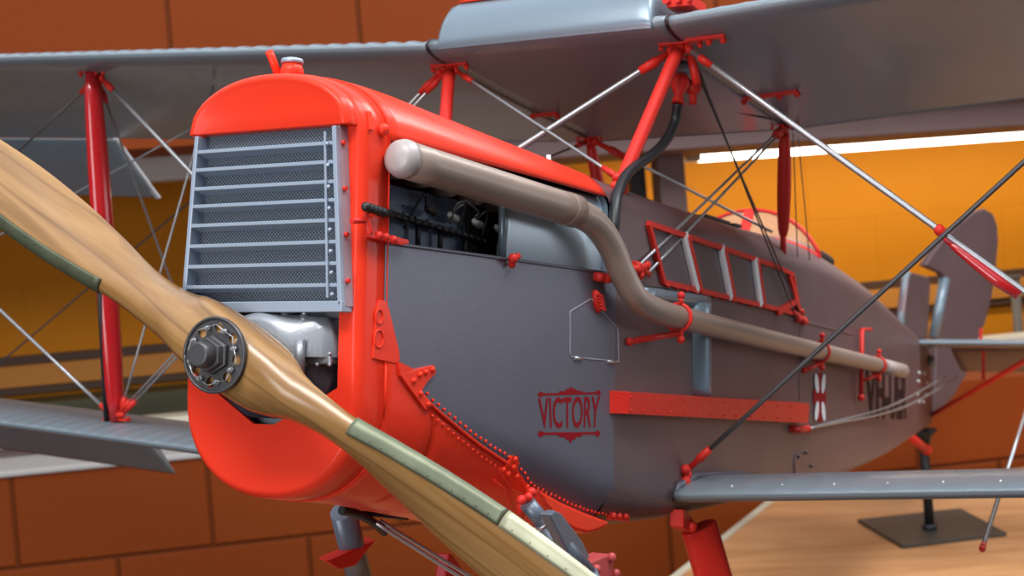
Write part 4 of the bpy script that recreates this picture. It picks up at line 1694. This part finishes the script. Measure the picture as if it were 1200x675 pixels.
hb = [(668, 690), (676, 668), (696, 657), (715, 649), (720, 650), (718, 670), (722, 690)]
pts = [on_a('y', -.52, *q) for q in hb]
a = [mb.v(p) for p in pts]; b = [mb.v((p[0], p[1] + .06, p[2])) for p in pts]
mb.face(a, False); mb.face(list(reversed(b)), False)
for i in range(len(a)):
    mb.face([a[i], a[(i + 1) % len(a)], b[(i + 1) % len(b)], b[i]], False)
for q in ((717, 653), (699, 667), (722, 672)):
    mb.ball(on_a('y', -.525, *q), .014, 8)
mb.build('leg_bracket', mat('pale red bracket', (.50, .07, .07), .45), plane, bevel=.006)
leg([pr1 + dv_ * .05, axle[-1] + np.array((0, .06, .02))], .034, M['slate'], 'oleo_leg', 1.0)
# port rear leg: wide red faired strut with riveted edge
A_, B_ = on_a('y', -.46, 819, 617), on_a('y', -.50, 843, 700)
ax_ = (B_ - A_) / np.linalg.norm(B_ - A_)
lat = np.array((.72, -.69, 0)); lat = lat - ax_ * (lat @ ax_); lat /= np.linalg.norm(lat)
dep = np.cross(ax_, lat)
mb = MB()
rows = []
for k in range(9):
    c = A_ + (B_ - A_) * k / 8
    rows.append([c + lat * (.066 * math.copysign(abs(math.cos(t)) ** .7, math.cos(t))) + dep * (.036 * math.copysign(abs(math.sin(t)) ** .8, math.sin(t))) for t in (2 * PI * i / 28 for i in range(28))])
mb.grid(rows, close_v=True, caps=True)
rear_leg = mb.build('faired_leg', M['red2'], plane, bevel=.006)
for k in range(8):
    t = .04 + .92 * k / 7
    mb = MB()
    c = A_ + (B_ - A_) * t
    p_ = c - lat * .055
    q_ = min((dep, -dep), key=lambda v_: np.linalg.norm(p_ + v_ * .02 - CA))
    mb.ball(p_ + q_ * .022, .0055, 6)
    mb.build('leg_rivet', M['red2'], rear_leg)
mb = MB()
lug = [(801, 597), (806, 598), (814, 611), (816, 618), (811, 624), (801, 618)]
pts = [on_a('y', -.455, *q) for q in lug]
a = [mb.v(p) for p in pts]; b = [mb.v((p[0], p[1] + .05, p[2])) for p in pts]
mb.face(a, False); mb.face(list(reversed(b)), False)
for i in range(len(a)):
    mb.face([a[i], a[(i + 1) % len(a)], b[(i + 1) % len(b)], b[i]], False)
mb.ball(on_a('y', -.46, 811, 617), .02, 8)
mb.build('leg_lug', M['red2'], rear_leg, bevel=.004)
leg([np.array(on_a('y', -.42, 832, 688)), axle[-1] + np.array((.03, .05, 0))], .045, M['red2'], 'undercarriage_leg', .6)
# starboard leg seen under the nose with red fairing plate
s0, s1 = on_a('y', .30, 402, 598), on_a('y', .36, 424, 690)
leg([s0, s1], .045, M['slate'], 'oleo_leg', .8)
leg([s1, axle[1] + np.array((0, -.06, 0))], .04, M['slate'], 'oleo_leg', .8)
mb = MB()
a = [mb.v(on_a('y', .29, *q)) for q in ((381, 658), (441, 633), (417, 663), (398, 668))]
b = [mb.v(on_a('y', .36, *q)) for q in ((372, 653), (431, 628), (408, 658), (389, 663))]
mb.face(a, False); mb.face(list(reversed(b)), False)
for i in range(4):
    mb.face([a[i], a[(i + 1) % 4], b[(i + 1) % 4], b[i]], False)
mb.build('leg_bracket', M['red2'], plane, bevel=.006)
for off in (0, 9):
    wire(on_a('y', .10, 436 + off, 610), on_a('y', -.1, 545 + off * 1.4, 680), .006, 'wire', (.0, .0))
mb = MB()
mb.tube(catmull([on_a('y', .12, 400, 598), on_a('y', .11, 420, 603), on_a('y', .1, 437, 612), on_a('y', .1, 451, 624)], 6), .013, 8)
mb.tube(catmull([on_a('y', .12, 410, 600), on_a('y', .1, 440, 603), on_a('y', .05, 478, 607)], 6), .007, 8)
mb.build('wire_gaiter', M['black'], plane)
mb = MB()
rb_ = [(520, 690), (527, 648), (531, 650), (560, 690)]
pts = [on_a('y', .05, *q) for q in rb_]
a = [mb.v(p) for p in pts]; b = [mb.v((p[0], p[1] + .04, p[2])) for p in pts]
mb.face(a, False); mb.face(list(reversed(b)), False)
for i in range(len(a)):
    mb.face([a[i], a[(i + 1) % len(a)], b[(i + 1) % len(b)], b[i]], False)
mb.build('spreader_fairing', M['darkred'], plane, bevel=.006)

# ------------------------------------------------------------------ display stand under the tail
st = bpy.data.objects.new('tail_stand', None)
COL.objects.link(st)
st.location = (tail_w[0], tail_w[1], ZTAB)
tag(st, 'black tail stand with square base plate and round post', 'stand')
corners = [on_w('z', ZTAB, *q) for q in ((1005, 612), (1058, 643), (1180, 628), (1126, 599))]
def loc_(p):
    return (p[0] - tail_w[0], p[1] - tail_w[1], p[2] - ZTAB)
mb = MB(1.0)
mb.hexa([loc_(p) for p in corners] + [loc_((p[0], p[1], p[2] + .006)) for p in corners])
mb.build('base_plate', M['black_plate'], st, bevel=.001)
ht = tail_w[2] - ZTAB
mb = MB(1.0)
mb.tube([(0, 0, .004), (0, 0, ht * .9)], .0085, 20)
mb.build('post', M['black_metal'], st)
mb = MB(1.0)
mb.tube([(0, 0, 0.004), (0, 0, .016)], .013, 20)
mb.build('post_collar', M['black_metal'], st)
mb = MB(1.0)
mb.tube([(0, 0, ht * .80), (0, 0, ht * .92), (0, 0, ht * .99), (0, 0, ht)], lambda t: [.010, .014, .026, .022][round(t * 3)], 16)
mb.build('cradle', M['black'], st)

# ------------------------------------------------------------------ the table
e0, e1 = on_w('z', ZTAB, 888, 601), on_w('z', ZTAB, 848, 633)
de = (e1 - e0)
e_far = e0 - de * 0.30
e_near = e0 + de * 2.2
WALL_Y = 12.6 * S
tb = bpy.data.objects.new('display_table', None)
COL.objects.link(tb)
tb.location = (e1[0] + .5, 1.6, 0)
tag(tb, 'warm brown wooden display table top under the biplane', 'table')
lt = lambda p: (p[0] - tb.location[0], p[1] - tb.location[1], p[2])
WY = WALL_Y - .04
e_back = e0 - de * ((e0[1] - WY) / de[1]) if abs(de[1]) > 1e-6 else e0
y_front = on_w('z', ZTAB, 1230, 700)[1] - .12
wp = to_room(axle[-1])
poly = [(e_back[0], WY), (e_near[0], e_near[1]), (e_near[0] - .75, e_near[1] - .05), (e_near[0] - .75, wp[1] - .16), (wp[0] + .14, wp[1] - .16), (wp[0] + .14, y_front), (2.6, y_front), (2.6, WY)]
print('table poly', poly)
mb = MB(1.0)
a = [mb.v(lt((x, y, ZTAB - .0005))) for x, y in poly]
b = [mb.v(lt((x, y, ZTAB - .035))) for x, y in poly]
mb.face(a, False); mb.face(list(reversed(b)), False)
for i in range(len(a)):
    mb.face([a[i], a[(i + 1) % len(a)], b[(i + 1) % len(b)], b[i]], False)
mb.build('table_top', M['tablewood'], tb)
mb = MB(1.0)
p0, p1 = np.array((e_back[0], WY, ZTAB)), np.array((e_near[0], e_near[1], ZTAB))
mb.bar(lt(p0 + (-.006, 0, -.012)), lt(p1 + (-.006, 0, -.012)), .016, .026)
mb.build('edge_strip', M['cream'], tb)
for (x, y) in ((e_near[0] - .6, wp[1] - .06), (2.4, y_front + .15), (2.4, WY - .15), (e_back[0] + .3, WY - .15), (e_near[0] + .12, e_near[1] + .1)):
    mb = MB(1.0)
    mb.box(lt((x - .03, y - .03, 0)), lt((x + .03, y + .03, ZTAB - .034)))
    mb.build('leg', M['dark_brown'], tb, bevel=.003)

# ------------------------------------------------------------------ the room
def zat(px, py, y=WALL_Y):
    return on_w('y', y, px, py)
head_z = (zat(160, 213)[2] + zat(740, 186)[2]) / 2
sill_z = (zat(200, 490)[2] + zat(1160, 392)[2]) / 2
brick_top = zat(60, 554)[2]
print('head', head_z, zat(160, 213), zat(740, 186), 'sill', zat(200, 490), zat(1160, 392), 'brick', brick_top, zat(1140, 506), 'table', ZTAB)
X0, X1 = -3.2, 4.2
p_l = zat(138, 660); p_r = zat(362, 640)
BW = math.hypot(p_r[0] - p_l[0], 0)
RH = BW / 2.0
zj = zat(190, 647)[2]
print('block', BW, 'joint z', zj, 'brick joint right', zat(1140, 506)[2], 'upper joint', zat(198, 30), zat(423, 20))
# brick texture rows aligned with a mortar line at zj: object coords = world
def brick_for(c1, c2, mo, xo, zo, nm, bump=.7):
    # mapping rotates x about X by -90 deg: (x, y, z) -> (x, z, -y)
    return brick_mat(nm, c1, c2, mo, BW, RH, (-xo, -zo, 0), bump)
C1, C2, CM = (.255, .048, .007), (.235, .043, .006), (.14, .028, .005)
M['brick'] = brick_for(C1, C2, CM, p_l[0] % BW + BW * .5, zj % RH, 'painted block wall')
M['brick_up'] = brick_for(C1, C2, CM, p_l[0] % BW, zj % RH, 'painted block wall above')
LEDGE = WALL_Y + .26                                   # plane of the window behind the ledge
mb = MB(1.0)
mb.box((X0, WALL_Y, 0), (X1, LEDGE + .1, brick_top))
tag(mb.build('wall_back', M['brick']), kind='structure')
mb = MB(1.0)
mb.box((X0, WALL_Y - .006, brick_top), (zat(620, 500)[0], LEDGE + .1, brick_top + .012))
tag(mb.build('trim_4', M['grey_paint'], bevel=.003), kind='structure')
def zl_(px, py):
    return on_w('y', LEDGE, px, py)
up_z = zat(195, 172)[2]
mb = MB(1.0)
mb.box((X0, WALL_Y, up_z), (X1, LEDGE + .1, 2.9))
tag(mb.build('wall_upper', M['brick_up']), kind='structure')
win = bpy.data.objects.new('window_1', None)
COL.objects.link(win)
sill_z = (zl_(200, 490)[2] + zl_(1160, 392)[2]) / 2
head_z = zl_(740, 186)[2]
win.location = (0, LEDGE, sill_z)
tag(win, kind='structure')
def wl(p):
    return (p[0], p[1] - LEDGE, p[2] - sill_z)
xm = zl_(430, 200)[0]
mb = MB(1.0)
mb.box(wl((xm, LEDGE - .20, head_z)), wl((X1, LEDGE + .05, up_z + .10)))
mb.build('window_head', M['mauve'], win, bevel=.004)
mb = MB(1.0)
mb.box(wl((X0, LEDGE - .02, brick_top + .013)), wl((X1, LEDGE + .02, sill_z - .035)))
mb.build('sill_apron', M['mauve'], win)
mb = MB(1.0)
mb.box(wl((X0, LEDGE - .04, sill_z - .035)), wl((X1, LEDGE + .06, sill_z)))
mb.build('window_sill', M['cream'], win, bevel=.004)
b = zl_(770, 210); c = zl_(801, 210)
mb = MB(1.0)
mb.box(wl((b[0], LEDGE - .02, sill_z)), wl((c[0], LEDGE + .05, head_z)))
mb.build('mullion', M['mauve'], win, bevel=.003)
mb = MB(1.0)
d = zl_(757, 210); e = zl_(741, 210)
mb.box(wl((e[0], LEDGE + .02, sill_z)), wl((d[0] + .005, LEDGE + .05, head_z)))
mb.build('window_track', M['black_metal'], win)
gb, gt_ = zl_(160, 214)[2], zl_(200, 181)[2]
mb = MB(1.0)
mb.box(wl((X0, LEDGE - .03, gb)), wl((xm, LEDGE + .05, gt_)))
mb.build('blind_box', M['grey_paint'], win, bevel=.004)
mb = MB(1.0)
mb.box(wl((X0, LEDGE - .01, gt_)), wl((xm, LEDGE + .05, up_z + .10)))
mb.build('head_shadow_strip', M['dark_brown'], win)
# room beyond the window
BY = WALL_Y + .80
mb = MB(1.0)
mb.box((X0 - .5, BY, 0.3), (X1 + 1, BY + .1, 2.9))
M['yellow_block'] = brick_for((.62, .215, .008), (.61, .211, .0078), (.585, .20, .0073), .1, .05, 'yellow block wall', .22)
M['yellow_block'].node_tree.nodes['Brick Texture'].inputs['Mortar Size'].default_value = .004
tag(mb.build('wall_beyond', M['yellow_block']), kind='structure')
def bz(px, py):
    return on_w('y', BY, px, py)
m1 = (bz(100, 424)[2] + bz(1090, 321)[2]) / 2
m2 = (bz(100, 458)[2] + bz(1000, 352)[2]) / 2
m3 = (bz(100, 474)[2] + bz(1000, 357)[2]) / 2
mb = MB(1.0)
mb.box((X0 - .5, BY - .012, m1 - .012), (X1 + 1, BY + .01, m1 + .012))
tag(mb.build('trim_1', M['dark_brown'], bevel=.002), kind='structure')
mb = MB(1.0)
mb.box((X0 - .5, BY - .025, m2 - .002), (X1 + 1, BY + .01, m1 - .012))
tag(mb.build('trim_2', M['orange_strip'], bevel=.002), kind='structure')
mb = MB(1.0)
mb.box((X0 - .5, BY - .018, m2 - .022), (X1 + 1, BY + .01, m2))
tag(mb.build('trim_3', M['dark_brown'], bevel=.002), kind='structure')
mb = MB(1.0)
mb.box((X0 - .5, LEDGE + .06, up_z + .115), (X1 + 1, BY, up_z + .16))
tag(mb.build('ceiling', M['mauve']), kind='structure')
# olive cabinet in the room beyond, at the left
ca_ = bpy.data.objects.new('olive_cabinet', None)
COL.objects.link(ca_)
xr = on_w('y', BY - .2, 300, 460)[0]
ca_.location = (xr - 1.2, BY - .12, 0.0)
tag(ca_, 'dark olive cabinet behind the window at the left of the propeller', 'cabinet')
zc2 = on_w('y', BY - .2, 110, 466)[2]
mb = MB(1.0)
mb.box((-1.2, -.08, 0), (1.2, .115, zc2))
mb.build('body', M['dark_green'], ca_, bevel=.004)
for k in range(3):
    mb = MB(1.0)
    mb.box((-1.15 + .8 * k, -.092, .05), (-.40 + .8 * k, -.08, zc2 - .04))
    dr = mb.build('door', M['dark_green'], ca_, bevel=.003)
    mb = MB(1.0)
    mb.ball((-.46 + .8 * k, -.1, (zc2) * .6), .012, 10)
    mb.build('knob', M['black_metal'], dr)
# floor
mb = MB(1.0)
mb.box((-4, -2.5, -.05), (5, BY + .1, 0))
tag(mb.build('floor', mat('brown floor', (.045, .022, .012), .5, noise=.1, nscale=3)), kind='structure')

# fluorescent batten above the window in the room beyond
tl = bpy.data.objects.new('hanging_fluorescent_lamp', None)
COL.objects.link(tl)
LY = WALL_Y + .52
pa, pb = on_w('y', LY, 818, 183), on_w('y', LY, 1260, 151)
tl.location = ((pa[0] + pb[0]) / 2, LY, (pa[2] + pb[2]) / 2)
tag(tl, 'long white fluorescent tube glowing above the orange wall', 'lamp')
L2 = (pb[0] - pa[0]) / 2
mb = MB(1.0)
mb.tube([(-L2, 0, 0), (L2 + .3, 0, (0))], .016, 16)
M['tube'] = mat('lit tube', (1, 1, 1), .4, emit=((1, .97, .90), 5.0))
mb.build('tube', M['tube'], tl)
mb = MB(1.0)
mb.box((-L2 - .03, -.02, -.014), (-L2 + .002, .02, .03))
mb.build('end_cap', M['cream'], tl, bevel=.002)
mb = MB(1.0)
mb.box((-L2 - .03, -.025, .018), (L2 + .3, .025, .05))
mb.build('batten', M['grey_paint'], tl, bevel=.003)
# grey downpipe by the window at the right
pz = on_w('y', WALL_Y + .45, 1190, 340)
mb = MB(1.0)
mb.tube([(pz[0], WALL_Y + .45, 0.0), (pz[0], WALL_Y + .45, on_w('y', WALL_Y + .45, 1190, 322)[2])], .012, 14)
mb.tube([(pz[0], WALL_Y + .45, on_w('y', WALL_Y + .45, 1190, 322)[2] - .01), (pz[0], WALL_Y + .45, on_w('y', WALL_Y + .45, 1190, 322)[2])], .017, 14)
tag(mb.build('grey_post', mat('grey brown post', (.13, .10, .075), .6)), 'grey post behind the rudder at the right edge', 'post')

# ------------------------------------------------------------------ light
def area(name, loc, target, size, power, col, size_y=None):
    l = bpy.data.lights.new(name, 'AREA')
    l.energy = power
    l.color = col
    l.size = size
    if size_y:
        l.shape = 'RECTANGLE'
        l.size_y = size_y
    o = bpy.data.objects.new(name, l)
    COL.objects.link(o)
    o.location = loc
    d = Vector(target) - Vector(loc)
    o.rotation_euler = d.to_track_quat('-Z', 'Y').to_euler()
    return o
nose = to_room((0.3, 0, .2))
area('ceiling_light_front', (nose[0] - .5, nose[1] - 1.0, 3.0), tuple(nose), 1.2, 28, (1, .97, .94), .5)
area('ceiling_light_side', (nose[0] + 1.0, nose[1] - .2, 3.0), tuple(to_room((2, -.5, .2))), 1.4, 28, (.95, .97, 1), .5)
area('window_light', (nose[0] - 1.5, nose[1] - 1.9, 1.55), tuple(nose), 1.2, 29, (.93, .96, 1), 1.2)
area('side_fill_light', tuple(to_room((7.0, -7.5, 2.6))), tuple(to_room((1.2, -.4, .2))), 1.0, 10, (.88, .94, 1), 1.0)  # added fill for highlights on the port side, no window known there
area('table_fill_light', (1.7, 2.0, 2.9), (.85, 1.95, ZTAB), .6, 16, (1, .96, .9), .6)  # unseen extra light, added to brighten the table top
area('wall_wash', (-1.2, WALL_Y - .9, 2.9), (-1.0, WALL_Y, 1.6), .8, 3.5, (1, .93, .85), .3)
area('tube_light', (tl.location[0], LY - .03, tl.location[2] - .03), (tl.location[0], BY, tl.location[2] - .5), 1.6, 4.0, (1, .95, .85), .05)

wd = bpy.data.worlds.new('world')
SC.world = wd
wd.use_nodes = True
bg = wd.node_tree.nodes['Background']
nt = wd.node_tree
tc = nt.nodes.new('ShaderNodeTexCoord')
sx = nt.nodes.new('ShaderNodeSeparateXYZ')
rp_ = nt.nodes.new('ShaderNodeValToRGB')
nt.links.new(tc.outputs['Generated'], sx.inputs[0])
mr = nt.nodes.new('ShaderNodeMapRange')
mr.inputs['From Min'].default_value = -1
mr.inputs['From Max'].default_value = 1
nt.links.new(sx.outputs['Z'], mr.inputs['Value'])
nt.links.new(mr.outputs['Result'], rp_.inputs['Fac'])
rp_.color_ramp.elements[0].position = .42
rp_.color_ramp.elements[0].color = (.010, .007, .006, 1)
rp_.color_ramp.elements[1].position = .86
rp_.color_ramp.elements[1].color = (.80, .90, 1.0, 1)
el = rp_.color_ramp.elements.new(.56)
el.color = (.035, .032, .035, 1)
nt.links.new(rp_.outputs['Color'], bg.inputs['Color'])
bg.inputs['Strength'].default_value = 1.25

SC.view_settings.view_transform = 'Standard'
SC.view_settings.look = 'None'
SC.view_settings.exposure = 0.0
SC.view_settings.gamma = 1.0
SC.view_settings.use_curve_mapping = False
